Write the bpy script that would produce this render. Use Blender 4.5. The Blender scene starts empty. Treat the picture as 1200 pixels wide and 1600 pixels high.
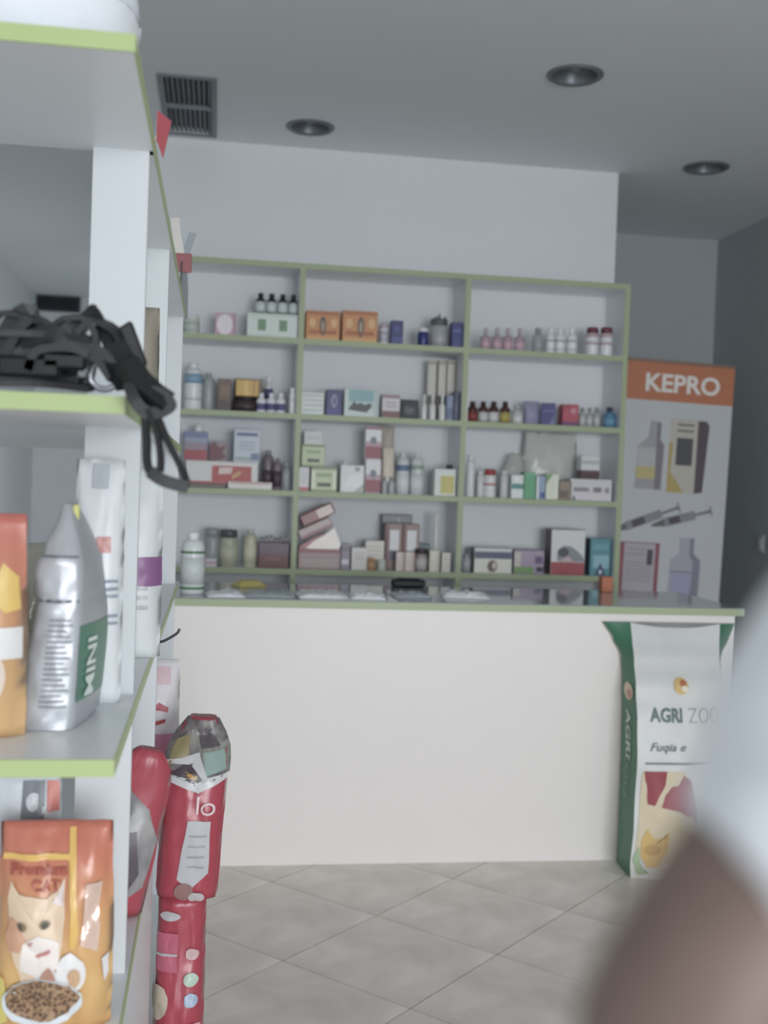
import bpy, bmesh, math, random
from mathutils import Vector, Matrix, noise

random.seed(7)
S = bpy.context.scene
COL = S.collection
PI = math.pi

# ---------------------------------------------------------------- camera
CAM_RIGHT = (0.988264, -0.148514, 0.035759)
CAM_UP = (-0.031458, 0.031215, 0.999018)
CAM_BACK = (-0.149484, -0.988418, 0.026177)

cam_data = bpy.data.cameras.new('camera')
cam = bpy.data.objects.new('camera', cam_data)
COL.objects.link(cam)
cam_data.sensor_fit = 'VERTICAL'
cam_data.sensor_height = 36.0
cam_data.lens = 1750.0 / 1600.0 * 36.0
cam_data.clip_start = 0.02
cam_data.dof.use_dof = True
cam_data.dof.focus_distance = 2.3
cam_data.dof.aperture_fstop = 3.6
cam.matrix_world = Matrix(((CAM_RIGHT[0], CAM_UP[0], CAM_BACK[0], 0), (CAM_RIGHT[1], CAM_UP[1], CAM_BACK[1], 0),
                           (CAM_RIGHT[2], CAM_UP[2], CAM_BACK[2], 1.47), (0, 0, 0, 1)))
S.camera = cam

# ---------------------------------------------------------------- light
S.view_settings.view_transform = 'Standard'
S.view_settings.look = 'None'
S.view_settings.exposure = 0.0
S.view_settings.gamma = 1.0
S.view_settings.use_curve_mapping = False
S.cycles.use_denoising = True
S.cycles.max_bounces = 10
S.cycles.diffuse_bounces = 8
S.cycles.caustics_reflective = False
S.cycles.caustics_refractive = False

W = bpy.data.worlds.new('overcast_sky')
S.world = W
W.use_nodes = True
W.node_tree.nodes['Background'].inputs[0].default_value = (0.80, 0.92, 1.0, 1)
W.node_tree.nodes['Background'].inputs[1].default_value = 1.0

FRONT = -5.0
def area(name, loc, rot, sx, sy, power, color):
    d = bpy.data.lights.new(name, 'AREA')
    d.shape = 'RECTANGLE'; d.size = sx; d.size_y = sy; d.energy = power; d.color = color
    o = bpy.data.objects.new(name, d); COL.objects.link(o)
    o.location = loc; o.rotation_euler = rot
    return o
# daylight through the shop front behind the camera
day = area('daylight', (1.65, FRONT + 0.45, 1.45), (math.radians(68), 0, 0.10), 3.0, 2.3, 240, (0.93, 0.97, 1.0))
day.data.spread = math.radians(150)

# unseen fill lamp added to brighten the left passage
area('passage_fill', (-0.95, 7.6, 1.55), (0, -math.radians(60), math.radians(50)), 1.4, 2.4, 26, (0.90, 0.965, 1.0))

# ---------------------------------------------------------------- materials
SAT = 0.82         # greys every colour to paint in the haze over the scene
def lin(c):
    L = [((x / 255) / 12.92 if x / 255 <= 0.04045 else ((x / 255 + 0.055) / 1.055) ** 2.4) for x in c]
    g = 0.3 * L[0] + 0.59 * L[1] + 0.11 * L[2]
    return tuple(g + (x - g) * SAT for x in L)
_m = {}
def M(c, rough=0.5, metal=0.0, var=0.06, scale=30.0, alpha=1.0, trans=0.0, bump=0.0, spec=0.5):
    """Procedural paint / card / plastic: an sRGB colour broken up by a fine noise."""
    key = (c, rough, metal, var, scale, alpha, trans, bump, spec)
    if key in _m: return _m[key]
    m = bpy.data.materials.new('paint_%d_%d_%d' % c)
    m.use_nodes = True
    nt = m.node_tree; b = nt.nodes['Principled BSDF']
    b.inputs['Roughness'].default_value = rough
    b.inputs['Metallic'].default_value = metal
    b.inputs['Specular IOR Level'].default_value = spec
    if alpha < 1: b.inputs['Alpha'].default_value = alpha
    if trans > 0: b.inputs['Transmission Weight'].default_value = trans
    tc = nt.nodes.new('ShaderNodeTexCoord'); n = nt.nodes.new('ShaderNodeTexNoise')
    n.inputs['Scale'].default_value = scale; n.inputs['Detail'].default_value = 3
    nt.links.new(tc.outputs['Object'], n.inputs['Vector'])
    mx = nt.nodes.new('ShaderNodeMix'); mx.data_type = 'RGBA'
    L = lin(c)
    mx.inputs[6].default_value = tuple(min(1, x * (1 - var)) for x in L) + (1,)
    mx.inputs[7].default_value = tuple(min(1, x * (1 + var)) for x in L) + (1,)
    nt.links.new(n.outputs['Fac'], mx.inputs[0]); nt.links.new(mx.outputs[2], b.inputs['Base Color'])
    if bump:
        bp = nt.nodes.new('ShaderNodeBump'); bp.inputs['Strength'].default_value = bump
        bp.inputs['Distance'].default_value = 0.004
        nt.links.new(n.outputs['Fac'], bp.inputs['Height']); nt.links.new(bp.outputs['Normal'], b.inputs['Normal'])
    _m[key] = m
    return m

def ramp_mat(name, stops, coord_axis=2, rough=0.4, lo=0.0, hi=1.0, noise_amt=0.08, scale=12.0):
    """Printed colour bands along one object axis between lo and hi metres, edges wobbled by noise."""
    m = bpy.data.materials.new(name); m.use_nodes = True
    nt = m.node_tree; b = nt.nodes['Principled BSDF']; b.inputs['Roughness'].default_value = rough
    tc = nt.nodes.new('ShaderNodeTexCoord'); sp = nt.nodes.new('ShaderNodeSeparateXYZ')
    nt.links.new(tc.outputs['Object'], sp.inputs[0])
    mr = nt.nodes.new('ShaderNodeMapRange'); mr.inputs[1].default_value = lo; mr.inputs[2].default_value = hi
    nt.links.new(sp.outputs[coord_axis], mr.inputs[0])
    n = nt.nodes.new('ShaderNodeTexNoise'); n.inputs['Scale'].default_value = scale
    nt.links.new(tc.outputs['Object'], n.inputs['Vector'])
    ad = nt.nodes.new('ShaderNodeMath'); ad.operation = 'MULTIPLY_ADD'
    ad.inputs[1].default_value = noise_amt
    nt.links.new(n.outputs['Fac'], ad.inputs[0]); nt.links.new(mr.outputs[0], ad.inputs[2])
    r = nt.nodes.new('ShaderNodeValToRGB')
    e = r.color_ramp.elements
    e[0].position = stops[0][0]; e[0].color = lin(stops[0][1]) + (1,)
    e[1].position = stops[-1][0]; e[1].color = lin(stops[-1][1]) + (1,)
    for p, c in stops[1:-1]:
        x = e.new(p); x.color = lin(c) + (1,)
    nt.links.new(ad.outputs[0], r.inputs[0]); nt.links.new(r.outputs[0], b.inputs['Base Color'])
    return m

def mottle(name, c0, c1, scale, rough=0.4, bump=0.0, kind='noise', c2=None, rand=0.0):
    m = bpy.data.materials.new(name); m.use_nodes = True
    nt = m.node_tree; b = nt.nodes['Principled BSDF']; b.inputs['Roughness'].default_value = rough
    tc = nt.nodes.new('ShaderNodeTexCoord')
    if kind == 'cells':
        n = nt.nodes.new('ShaderNodeTexVoronoi'); out = n.outputs['Distance']
    else:
        n = nt.nodes.new('ShaderNodeTexNoise'); n.inputs['Detail'].default_value = 6; out = n.outputs['Fac']
        n.inputs['Distortion'].default_value = 0.6
    n.inputs['Scale'].default_value = scale
    nt.links.new(tc.outputs['Object'], n.inputs['Vector'])
    r = nt.nodes.new('ShaderNodeValToRGB'); e = r.color_ramp.elements
    e[0].position = 0.3; e[0].color = lin(c0) + (1,); e[1].position = 0.7; e[1].color = lin(c1) + (1,)
    if c2:
        x = e.new(0.5); x.color = lin(c2) + (1,)
    nt.links.new(out, r.inputs[0])
    src = r.outputs[0]
    if rand:
        oi = nt.nodes.new('ShaderNodeObjectInfo')
        hs = nt.nodes.new('ShaderNodeHueSaturation')
        mr = nt.nodes.new('ShaderNodeMapRange'); mr.inputs[3].default_value = 1 - rand; mr.inputs[4].default_value = 1 + rand
        nt.links.new(oi.outputs['Random'], mr.inputs[0]); nt.links.new(mr.outputs[0], hs.inputs['Value'])
        nt.links.new(src, hs.inputs['Color']); src = hs.outputs[0]
    nt.links.new(src, b.inputs['Base Color'])
    if bump:
        bp = nt.nodes.new('ShaderNodeBump'); bp.inputs['Strength'].default_value = bump; bp.inputs['Distance'].default_value = 0.003
        nt.links.new(out, bp.inputs['Height']); nt.links.new(bp.outputs['Normal'], b.inputs['Normal'])
    return m

WALL = M((228, 231, 234), 0.7, var=0.02, scale=4, bump=0.02)
CEIL = M((228, 233, 236), 0.8, var=0.02, scale=3)
SHADEWALL = M((182, 188, 191), 0.7, var=0.03, scale=3)  # shade of the alcove and right wall put into the colour
WHITEB = M((232, 235, 238), 0.35, var=0.015, scale=6)
CREAMW = M((242, 235, 232), 0.4, var=0.015, scale=5)
GREEN = M((168, 182, 140), 0.45, var=0.03, scale=20)
BLACK = M((20, 22, 28), 0.55, var=0.2, scale=60)
WHITE = M((235, 236, 238), 0.4, var=0.03)
DGREY = M((70, 74, 80), 0.5)

# ---------------------------------------------------------------- mesh helpers
def link(name, me, mat, parent=None):
    o = bpy.data.objects.new(name, me); COL.objects.link(o)
    if mat is not None: me.materials.append(mat)
    if parent is not None: o.parent = parent
    return o
def mesh_of(name, bm, smooth=False):
    me = bpy.data.meshes.new(name)
    bmesh.ops.recalc_face_normals(bm, faces=bm.faces)
    if smooth:
        for f in bm.faces: f.smooth = True
    bm.to_mesh(me); bm.free()
    return me
def obj(name, bm, mat, parent=None, smooth=False):
    return link(name, mesh_of(name, bm, smooth), mat, parent)
def add_box(bm, x0, x1, y0, y1, z0, z1, bev=0.0):
    r = bmesh.ops.create_cube(bm, size=1.0)
    for v in r['verts']:
        v.co = Vector(((x0 + x1) / 2 + v.co.x * (x1 - x0), (y0 + y1) / 2 + v.co.y * (y1 - y0), (z0 + z1) / 2 + v.co.z * (z1 - z0)))
    if bev > 0:
        es = list({e for v in r['verts'] for e in v.link_edges})
        bmesh.ops.bevel(bm, geom=es, offset=bev, segments=1, affect='EDGES', profile=0.5)
def box(name, x0, x1, y0, y1, z0, z1, mat, parent=None, bev=0.0):
    bm = bmesh.new(); add_box(bm, x0, x1, y0, y1, z0, z1, bev)
    return obj(name, bm, mat, parent)
def add_lathe(bm, prof, seg=20, cx=0, cy=0, cz=0, sy=1.0):
    rings = []
    for r, z in prof:
        if r < 1e-6: rings.append([bm.verts.new((cx, cy, cz + z))])
        else: rings.append([bm.verts.new((cx + r * math.cos(2 * PI * k / seg), cy + sy * r * math.sin(2 * PI * k / seg), cz + z)) for k in range(seg)])
    for a, b in zip(rings, rings[1:]):
        for k in range(seg):
            if len(a) == 1 and len(b) == 1: continue
            if len(a) == 1: bm.faces.new((a[0], b[k], b[(k + 1) % seg]))
            elif len(b) == 1: bm.faces.new((a[k], b[0], a[(k + 1) % seg]))
            else: bm.faces.new((a[k], a[(k + 1) % seg], b[(k + 1) % seg], b[k]))
    return bm
def lathe(name, prof, mat, parent=None, seg=20, sy=1.0, loc=(0, 0, 0)):
    o = obj(name, add_lathe(bmesh.new(), prof, seg, sy=sy), mat, parent, True)
    o.location = loc
    return o
def add_tube(bm, pts, r, seg=8, sx=1.0):
    pts = [Vector(p) for p in pts]; rings = []
    up = Vector((0, 0, 1))
    for i, p in enumerate(pts):
        t = (pts[min(i + 1, len(pts) - 1)] - pts[max(i - 1, 0)]).normalized()
        a = t.cross(up)
        if a.length < 0.05: a = t.cross(Vector((0, 1, 0)))
        a.normalize(); b = t.cross(a).normalized()
        rr = r[i] if isinstance(r, (list, tuple)) else r
        rings.append([bm.verts.new(p + a * rr * math.cos(2 * PI * k / seg) * sx + b * rr * math.sin(2 * PI * k / seg)) for k in range(seg)])
    for q, w in zip(rings, rings[1:]):
        for k in range(seg): bm.faces.new((q[k], q[(k + 1) % seg], w[(k + 1) % seg], w[k]))
    bm.faces.new(rings[0][::-1]); bm.faces.new(rings[-1])
def smooth_pts(pts, n=6):
    pts = [Vector(p) for p in pts]; out = []
    P = [pts[0] * 2 - pts[1]] + pts + [pts[-1] * 2 - pts[-2]]
    for i in range(1, len(P) - 2):
        for k in range(n):
            t = k / n
            a, b, c, d = P[i - 1], P[i], P[i + 1], P[i + 2]
            out.append(0.5 * ((2 * b) + (c - a) * t + (2 * a - 5 * b + 4 * c - d) * t * t + (3 * b - a - 3 * c + d) * t ** 3))
    out.append(pts[-1])
    return out
def add_ribbon(bm, pts, width, thick, wdir=(0, 1, 0), n=6):
    """A flat strap swept along pts, its width along wdir."""
    pts = smooth_pts(pts, n); w0 = Vector(wdir).normalized(); rings = []
    for i, p in enumerate(pts):
        t = (pts[min(i + 1, len(pts) - 1)] - pts[max(i - 1, 0)]).normalized()
        w = (w0 - t * w0.dot(t))
        w = w.normalized() if w.length > 1e-3 else Vector((1, 0, 0))
        nrm = t.cross(w).normalized()
        rings.append([bm.verts.new(p + w * (width / 2) * a + nrm * (thick / 2) * b) for a, b in ((-1, -1), (1, -1), (1, 1), (-1, 1))])
    for q, r in zip(rings, rings[1:]):
        for k in range(4): bm.faces.new((q[k], q[(k + 1) % 4], r[(k + 1) % 4], r[k]))
    bm.faces.new(rings[0][::-1]); bm.faces.new(rings[-1])

LIFT = 0.0006      # everything stands a hair above what carries it
def thing(name, label, cat, loc=(0, 0, 0), rz=0.0, group=None):
    o = bpy.data.objects.new(name, None); COL.objects.link(o)
    o.empty_display_size = 0.05
    o.location = (loc[0], loc[1], loc[2] + LIFT); o.rotation_euler = (0, 0, rz)
    o['label'] = label; o['category'] = cat
    if group: o['group'] = group
    return o
def tag(o, label, cat, group=None):
    o['label'] = label; o['category'] = cat
    if group: o['group'] = group
    return o
def struct(o, label=None):
    o['kind'] = 'structure'
    if label: o['label'] = label
    return o

# surfaces for prints: a function (u, v) in -1..1, 0..1 -> point, used to lay ink on flat and curved packs
def flat_face(w, h, y, x=0.0, z=0.0):
    return lambda u, v: Vector((x + u * w / 2, y, z + v * h))
def _nrm(s, u, v):
    e = 0.01
    a = s(u + e, v) - s(u - e, v); b = s(u, v + e) - s(u, v - e)
    n = a.cross(b)
    return n.normalized() if n.length > 1e-12 else Vector((0, -1, 0))
def ink(name, s, pts, mat, parent, off=0.0008, rings=1, subdiv=1):
    """A printed patch: polygon pts in (u, v), laid on surface s and lifted by off."""
    P = []
    for i, a in enumerate(pts):
        b = pts[(i + 1) % len(pts)]
        for k in range(subdiv): P.append((a[0] + (b[0] - a[0]) * k / subdiv, a[1] + (b[1] - a[1]) * k / subdiv))
    bm = bmesh.new()
    if rings == 1 and subdiv == 1:
        bm.faces.new([bm.verts.new(s(u, v) + _nrm(s, u, v) * off) for u, v in P])
    else:
        cu = sum(p[0] for p in P) / len(P); cv = sum(p[1] for p in P) / len(P)
        c = bm.verts.new(s(cu, cv) + _nrm(s, cu, cv) * off); prev = None
        for k in range(1, rings + 1):
            t = k / rings; ring = []
            for u, v in P:
                uu, vv = cu + (u - cu) * t, cv + (v - cv) * t
                ring.append(bm.verts.new(s(uu, vv) + _nrm(s, uu, vv) * off))
            n = len(ring)
            for i in range(n):
                if prev is None: bm.faces.new((c, ring[i], ring[(i + 1) % n]))
                else: bm.faces.new((prev[i], ring[i], ring[(i + 1) % n], prev[(i + 1) % n]))
            prev = ring
    return obj(name, bm, mat, parent, rings > 1)
def disc_pts(cu, cv, ru, rv, n=20, rot=0):
    return [(cu + ru * math.cos(2 * PI * k / n + rot), cv + rv * math.sin(2 * PI * k / n + rot)) for k in range(n)]
def rect_pts(u0, v0, u1, v1):
    return [(u0, v0), (u1, v0), (u1, v1), (u0, v1)]
def lettering(name, s, text, cu, cv, height, ratio, mat, parent, bold=0.0, off=0.0012, rot=0.0, width=None, shear=0.0):
    """Flat letters laid on surface s. height in v units; ratio = v-units per u-unit (so letters keep their shape)."""
    cd = bpy.data.curves.new(name, 'FONT'); cd.body = text; cd.size = 1.0; cd.offset = bold; cd.shear = shear
    cd.align_x = 'CENTER'; cd.resolution_u = 3
    t = bpy.data.objects.new(name, cd); COL.objects.link(t)
    me = bpy.data.meshes.new_from_object(t.evaluated_get(bpy.context.evaluated_depsgraph_get()))
    bpy.data.objects.remove(t)
    xs = [v.co.x for v in me.vertices] or [0]; ys = [v.co.y for v in me.vertices] or [0]
    mx, my = (min(xs) + max(xs)) / 2, (min(ys) + max(ys)) / 2
    k = height / (max(ys) - min(ys)); kx = k if width is None else width / (max(xs) - min(xs)) * ratio
    for v in me.vertices:
        x, y = (v.co.x - mx) * kx, (v.co.y - my) * k
        x, y = x * math.cos(rot) - y * math.sin(rot), x * math.sin(rot) + y * math.cos(rot)
        u, w = cu + x / ratio, cv + y
        v.co = s(u, w) + _nrm(s, u, w) * off
    o = bpy.data.objects.new(name, me); COL.objects.link(o); o.parent = parent
    me.materials.clear(); me.materials.append(mat)
    return o

# ================================================================ STRUCTURE
XR, XL, YB, YE, H = 3.335, -1.80, 7.27, 11.5, 3.2
BX0, BX1, BY = -0.46, 2.118, 5.9
flo = struct(box('floor', XL - 0.1, XR + 0.1, FRONT - 0.1, YE + 0.1, -0.12, -0.006, M((132, 125, 119), 0.8)), 'pale stone tiled shop floor laid diagonally')
# diagonal 47.5 cm stone tiles, each its own slab with a recessed joint
TILE = mottle('stone_tile', (208, 197, 187), (236, 227, 217), 5.0, 0.32, c2=(222, 213, 203), rand=0.035)
def clip(poly, ax, lim, keep_less):
    out = []
    for i, a in enumerate(poly):
        b = poly[(i + 1) % len(poly)]
        ia = (a[ax] <= lim) if keep_less else (a[ax] >= lim)
        ib = (b[ax] <= lim) if keep_less else (b[ax] >= lim)
        if ia: out.append(a)
        if ia != ib:
            t = (lim - a[ax]) / (b[ax] - a[ax]); out.append((a[0] + (b[0] - a[0]) * t, a[1] + (b[1] - a[1]) * t))
    return out
T0 = 0.475; q = math.sqrt(0.5); full = None
for i in range(-30, 30):
    for j in range(-30, 30):
        # tile between lines n1 = (-q, q): 1.742 + i*T, n2 = (q, q): 2.57 + j*T
        a, b = 1.742 + (i + 0.5) * T0, 2.57 + (j + 0.5) * T0
        cx, cy = q * (b - a), q * (a + b); hgap = T0 / 2 - 0.0022
        for (x0, x1, y0, y1) in ((XL, XR, -0.6, BY), (BX1, XR, BY, YB), (XL, BX0, BY, YE)):
            P = [(cx + q * (sb - sa) * hgap, cy + q * (sa + sb) * hgap) for sa, sb in ((-1, -1), (-1, 1), (1, 1), (1, -1))]
            n0 = P
            for ax, lim, less in ((0, x0, False), (0, x1, True), (1, y0, False), (1, y1, True)):
                P = clip(P, ax, lim, less)
                if len(P) < 3: break
            if len(P) < 3: continue
            bm = bmesh.new()
            whole = len(P) == 4 and all(abs(p[0] - r[0]) + abs(p[1] - r[1]) < 1e-6 for p, r in zip(P, n0))
            if whole and full is not None:
                o = bpy.data.objects.new('tile', full); COL.objects.link(o); o.parent = flo; bm.free()
            else:
                f = bm.faces.new([bm.verts.new((p[0] - cx, p[1] - cy, -0.006)) for p in P])
                r = bmesh.ops.extrude_face_region(bm, geom=[f])
                for v in r['geom']:
                    if isinstance(v, bmesh.types.BMVert): v.co.z = 0.0
                o = obj('tile', bm, TILE, flo)
                if whole: full = o.data
            o.location = (cx, cy, 0)

# ceiling with real holes for the three downlights and the air vent
LIGHTS = ((1.43, 4.56), (0.405, 5.54), (2.516, 5.664))
VENT = (-0.306, -0.05, 4.97, 5.83)
ceil = struct(box('ceiling', XL - 0.1, XR + 0.1, FRONT - 0.1, YE + 0.1, H, H + 0.2, CEIL), 'plain pale ceiling')
cut = bmesh.new()
for x, y in LIGHTS: add_lathe(cut, [(0, -0.1), (0.1, -0.1), (0.1, 0.12), (0, 0.12)], 32, x, y, H)
add_box(cut, VENT[0] + 0.02, VENT[1] - 0.02, VENT[2] + 0.02, VENT[3] - 0.02, H - 0.1, H + 0.1)
co = obj('cutter', cut, CEIL)
bo = ceil.modifiers.new('cut', 'BOOLEAN'); bo.object = co; bo.operation = 'DIFFERENCE'; bo.solver = 'EXACT'
bpy.context.view_layer.update()
new_me = bpy.data.meshes.new_from_object(ceil.evaluated_get(bpy.context.evaluated_depsgraph_get()))
ceil.modifiers.clear(); ceil.data = new_me
bpy.data.objects.remove(co)

struct(box('wall_back', BX0, BX1, BY, YE + 0.1, 0, H, WALL), 'white wall block behind the medicine shelves')
struct(box('wall_alcove', BX1, XR + 0.1, YB, YB + 0.12, 0, H, SHADEWALL), 'end wall of the right alcove, greyed in place of shade')
struct(box('wall_right', XR, XR + 0.1, FRONT, YB, 0, H, SHADEWALL), 'right wall of the shop, greyed in place of shade')
bm = bmesh.new()
PY0, PY1, PZ0, PZ1 = 6.4, 9.0, 0.85, 2.35  # window opening added out of view to light the left passage
add_box(bm, XL - 0.1, XL, FRONT, PY0, 0, H); add_box(bm, XL - 0.1, XL, PY1, YE + 0.1, 0, H)
add_box(bm, XL - 0.1, XL, PY0, PY1, 0, PZ0); add_box(bm, XL - 0.1, XL, PY0, PY1, PZ1, H)
struct(obj('wall_left', bm, WALL), 'white wall on the far left with an added window opening')
bm = bmesh.new()
for y in (PY0 + 0.03, (PY0 + PY1) / 2, PY1 - 0.03): add_box(bm, XL - 0.08, XL - 0.03, y - 0.03, y + 0.03, PZ0, PZ1)
add_box(bm, XL - 0.08, XL - 0.03, PY0, PY1, PZ0, PZ0 + 0.05); add_box(bm, XL - 0.08, XL - 0.03, PY0, PY1, PZ1 - 0.05, PZ1)
added_win = struct(obj('added_window', bm, M((150, 154, 158), 0.4, 0.6)), 'framed window added unseen in the left passage')
box('pane', XL - 0.06, XL - 0.055, PY0 + 0.05, PY1 - 0.05, PZ0 + 0.05, PZ1 - 0.05, M((240, 248, 250), 0.05, trans=1.0, var=0.0), added_win)
struct(box('wall_far', XL, BX0, YE, YE + 0.1, 0, H, WALL), 'white end wall of the left passage')
WX0, WX1, WZ = 0.05, 3.2, 2.55
bm = bmesh.new()
add_box(bm, XL - 0.1, WX0, FRONT - 0.1, FRONT, 0, H); add_box(bm, WX1, XR + 0.1, FRONT - 0.1, FRONT, 0, H)
add_box(bm, WX0, WX1, FRONT - 0.1, FRONT, WZ, H)
struct(obj('wall_front', bm, WALL), 'shop front wall with a wide glazed opening')
bm = bmesh.new()
for x in (WX0, 1.65, WX1): add_box(bm, x - 0.03, x + 0.03, FRONT - 0.08, FRONT - 0.02, 0, WZ)
add_box(bm, WX0, WX1, FRONT - 0.08, FRONT - 0.02, WZ - 0.05, WZ); add_box(bm, WX0, WX1, FRONT - 0.08, FRONT - 0.02, 0, 0.05)
win = struct(obj('window_1', bm, M((150, 154, 158), 0.4, 0.6)), 'aluminium framed shop window')
box('pane', WX0, WX1, FRONT - 0.055, FRONT - 0.05, 0.05, WZ - 0.05, M((240, 248, 250), 0.05, trans=1.0, var=0.0), win)

# ---------------------------------------------------------------- ceiling fittings
RING = M((112, 118, 124), 0.45, 0.2); REFL = M((120, 126, 132), 0.4, 0.3); LAMP = M((150, 156, 160), 0.3)
for (x, y), lab in zip(LIGHTS, ('large unlit recessed ceiling downlight nearest the camera, at top right',
                                'unlit recessed downlight in front of the white wall, above the medicine shelves',
                                'unlit recessed downlight beside the dark alcove ceiling')):
    t = thing('ceiling_downlight', lab, 'downlight', (x, y, H - LIFT), group='recessed ceiling downlights')
    lathe('ring', [(0.094, 0.0), (0.118, 0.0), (0.118, -0.006), (0.108, -0.012), (0.094, -0.006), (0.094, 0.0)], RING, t, 36)
    lathe('reflector', [(0.095, -0.004), (0.088, 0.03), (0.062, 0.075), (0.0, 0.085)], REFL, t, 36)
    lathe('bulb', [(0.0, 0.018), (0.022, 0.022), (0.032, 0.04), (0.026, 0.06), (0.016, 0.08)], LAMP, t, 20)
t = thing('ceiling_vent', 'square slatted grey air vent in the ceiling beside the shelf', 'vent', ((VENT[0] + VENT[1]) / 2, (VENT[2] + VENT[3]) / 2, H))
w, d = (VENT[1] - VENT[0]) / 2, (VENT[3] - VENT[2]) / 2
VM = M((128, 134, 140), 0.5, 0.1)
bm = bmesh.new()
for s in (-1, 1):
    add_box(bm, s * (w - 0.012) - 0.012, s * (w - 0.012) + 0.012, -d, d, -0.008, 0.0)
    add_box(bm, -w + 0.024, w - 0.024, s * (d - 0.015) - 0.015, s * (d - 0.015) + 0.015, -0.008, 0.0)
add_box(bm, -w + 0.024, w - 0.024, -0.012, 0.012, -0.008, 0.01)
obj('frame', bm, VM, t)
box('backing', -w + 0.021, w - 0.021, -d + 0.021, d - 0.021, 0.03, 0.04, M((92, 97, 103), 0.8), t)
sm = None
for k in range(9):
    if sm is None:
        bm = bmesh.new(); add_box(bm, -0.010, 0.010, -d + 0.03, d - 0.03, -0.001, 0.001)
        bmesh.ops.rotate(bm, verts=bm.verts, cent=(0, 0, 0), matrix=Matrix.Rotation(0.7, 3, 'Y'))
        o = obj('slat', bm, VM, t); sm = o.data
    else:
        o = bpy.data.objects.new('slat', sm); COL.objects.link(o); o.parent = t
    o.location = (-w + 0.036 + k * (2 * w - 0.072) / 8, 0, 0.008)

t = thing('light_switch', 'small pale switch plate on the right wall', 'switch', (XR, 6.47, 1.176))
box('plate', -0.008, 0, -0.04, 0.04, -0.055, 0.055, M((196, 200, 200), 0.4), t, 0.002)
box('rocker', -0.013, -0.006, -0.022, 0.022, -0.035, 0.035, M((210, 212, 212), 0.35), t, 0.002)

t = thing('wall_fixture', 'small pale curved fixture high on the far left wall', 'fixture', (XL, 9.83, (-1.8025,10,3.4093)[2]))
bm = bmesh.new(); add_tube(bm, smooth_pts([(0.0, 0.0, -0.16), (0.06, 0.0, -0.14), (0.08, 0.0, -0.02), (0.12, 0.0, 0.03), (0.19, 0.0, 0.02)]), 0.018, 10); obj('arm', bm, M((206, 210, 212), 0.5), t, True)
lathe('wall_plate', [(0, -0.02), (0.04, -0.02), (0.04, 0.02), (0, 0.02)], M((196, 200, 202), 0.5), t, 16, loc=(0.04, 0, -0.16))
t = thing('wall_vent', 'long dark ventilation grille high on the far end wall', 'vent', (-1.597,11.5,3.2283))
bm = bmesh.new()
for s in (-1, 1):
    add_box(bm, s * 0.205 - 0.012, s * 0.205 + 0.012, -0.03, 0, -0.06, 0.06)
    add_box(bm, -0.217, 0.217, -0.03, 0, s * 0.068 - 0.008, s * 0.068 + 0.008)
obj('frame', bm, M((70, 74, 80), 0.5), t); t.location.z = 3.12
box('backing', -0.2, 0.2, -0.01, -0.002, -0.064, 0.064, M((40, 44, 52), 0.7), t)
for k in range(5): box('slat', -0.2, 0.2, -0.026, -0.012, -0.052 + k * 0.026 - 0.003, -0.052 + k * 0.026 + 0.003, M((62, 66, 74), 0.5), t)

# ================================================================ MEDICINE SHELF
SX = (-0.445, 0.400, 1.246, 2.095); SY0, SY1 = 5.62, 5.895; LEV = (2.55, 2.175, 1.80, 1.413, 1.02); TH = 0.028
shelf = thing('medicine_shelf', 'white wall shelf with pale green edges holding medicines behind the counter', 'shelf', (0, 0, -LIFT))
for i, x in enumerate(SX):
    u = box('upright', x - TH / 2, x + TH / 2, SY0 + 0.003, SY1, 0.0, LEV[0], WHITEB, shelf)
    box('green_edge', x - TH / 2, x + TH / 2, SY0, SY0 + 0.003, 0.0, LEV[0], GREEN, u)
for z in LEV:
    for a, b in zip(SX, SX[1:]):
        u = box('shelf_board', a + TH / 2, b - TH / 2, SY0 + 0.003, SY1, z - TH, z, WHITEB, shelf)
        box('green_edge', a + TH / 2, b - TH / 2, SY0, SY0 + 0.003, z - TH, z, GREEN, u)

# ================================================================ COUNTER
CY = 4.235; CX1 = 2.085; CX0 = -0.62
ctr = thing('counter', 'long white shop counter with a pale green edged top', 'counter', (0, 0, -LIFT))
box('front_panel', CX0, CX1, CY, CY + 0.02, 0.0, 0.985, CREAMW, ctr)
box('side_panel', CX1 - 0.02, CX1, CY + 0.02, CY + 0.60, 0.0, 0.985, CREAMW, ctr)
box('side_panel', CX0, CX0 + 0.02, CY + 0.02, CY + 0.60, 0.0, 0.985, CREAMW, ctr)
ct = box('countertop', CX0 - 0.02, CX1 + 0.033, CY - 0.012, CY + 0.64, 0.985, 1.012, M((196, 202, 206), 0.25), ctr)
box('green_edge', CX0 - 0.02, CX1 + 0.033, CY - 0.016, CY - 0.012, 0.985, 1.0125, GREEN, ct)
box('glass_sheet', CX0 - 0.015, CX1 + 0.03, CY - 0.01, CY + 0.638, 1.012, 1.016, M((150, 158, 164), 0.06, spec=0.9), ctr)
CTOP = 1.016

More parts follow.
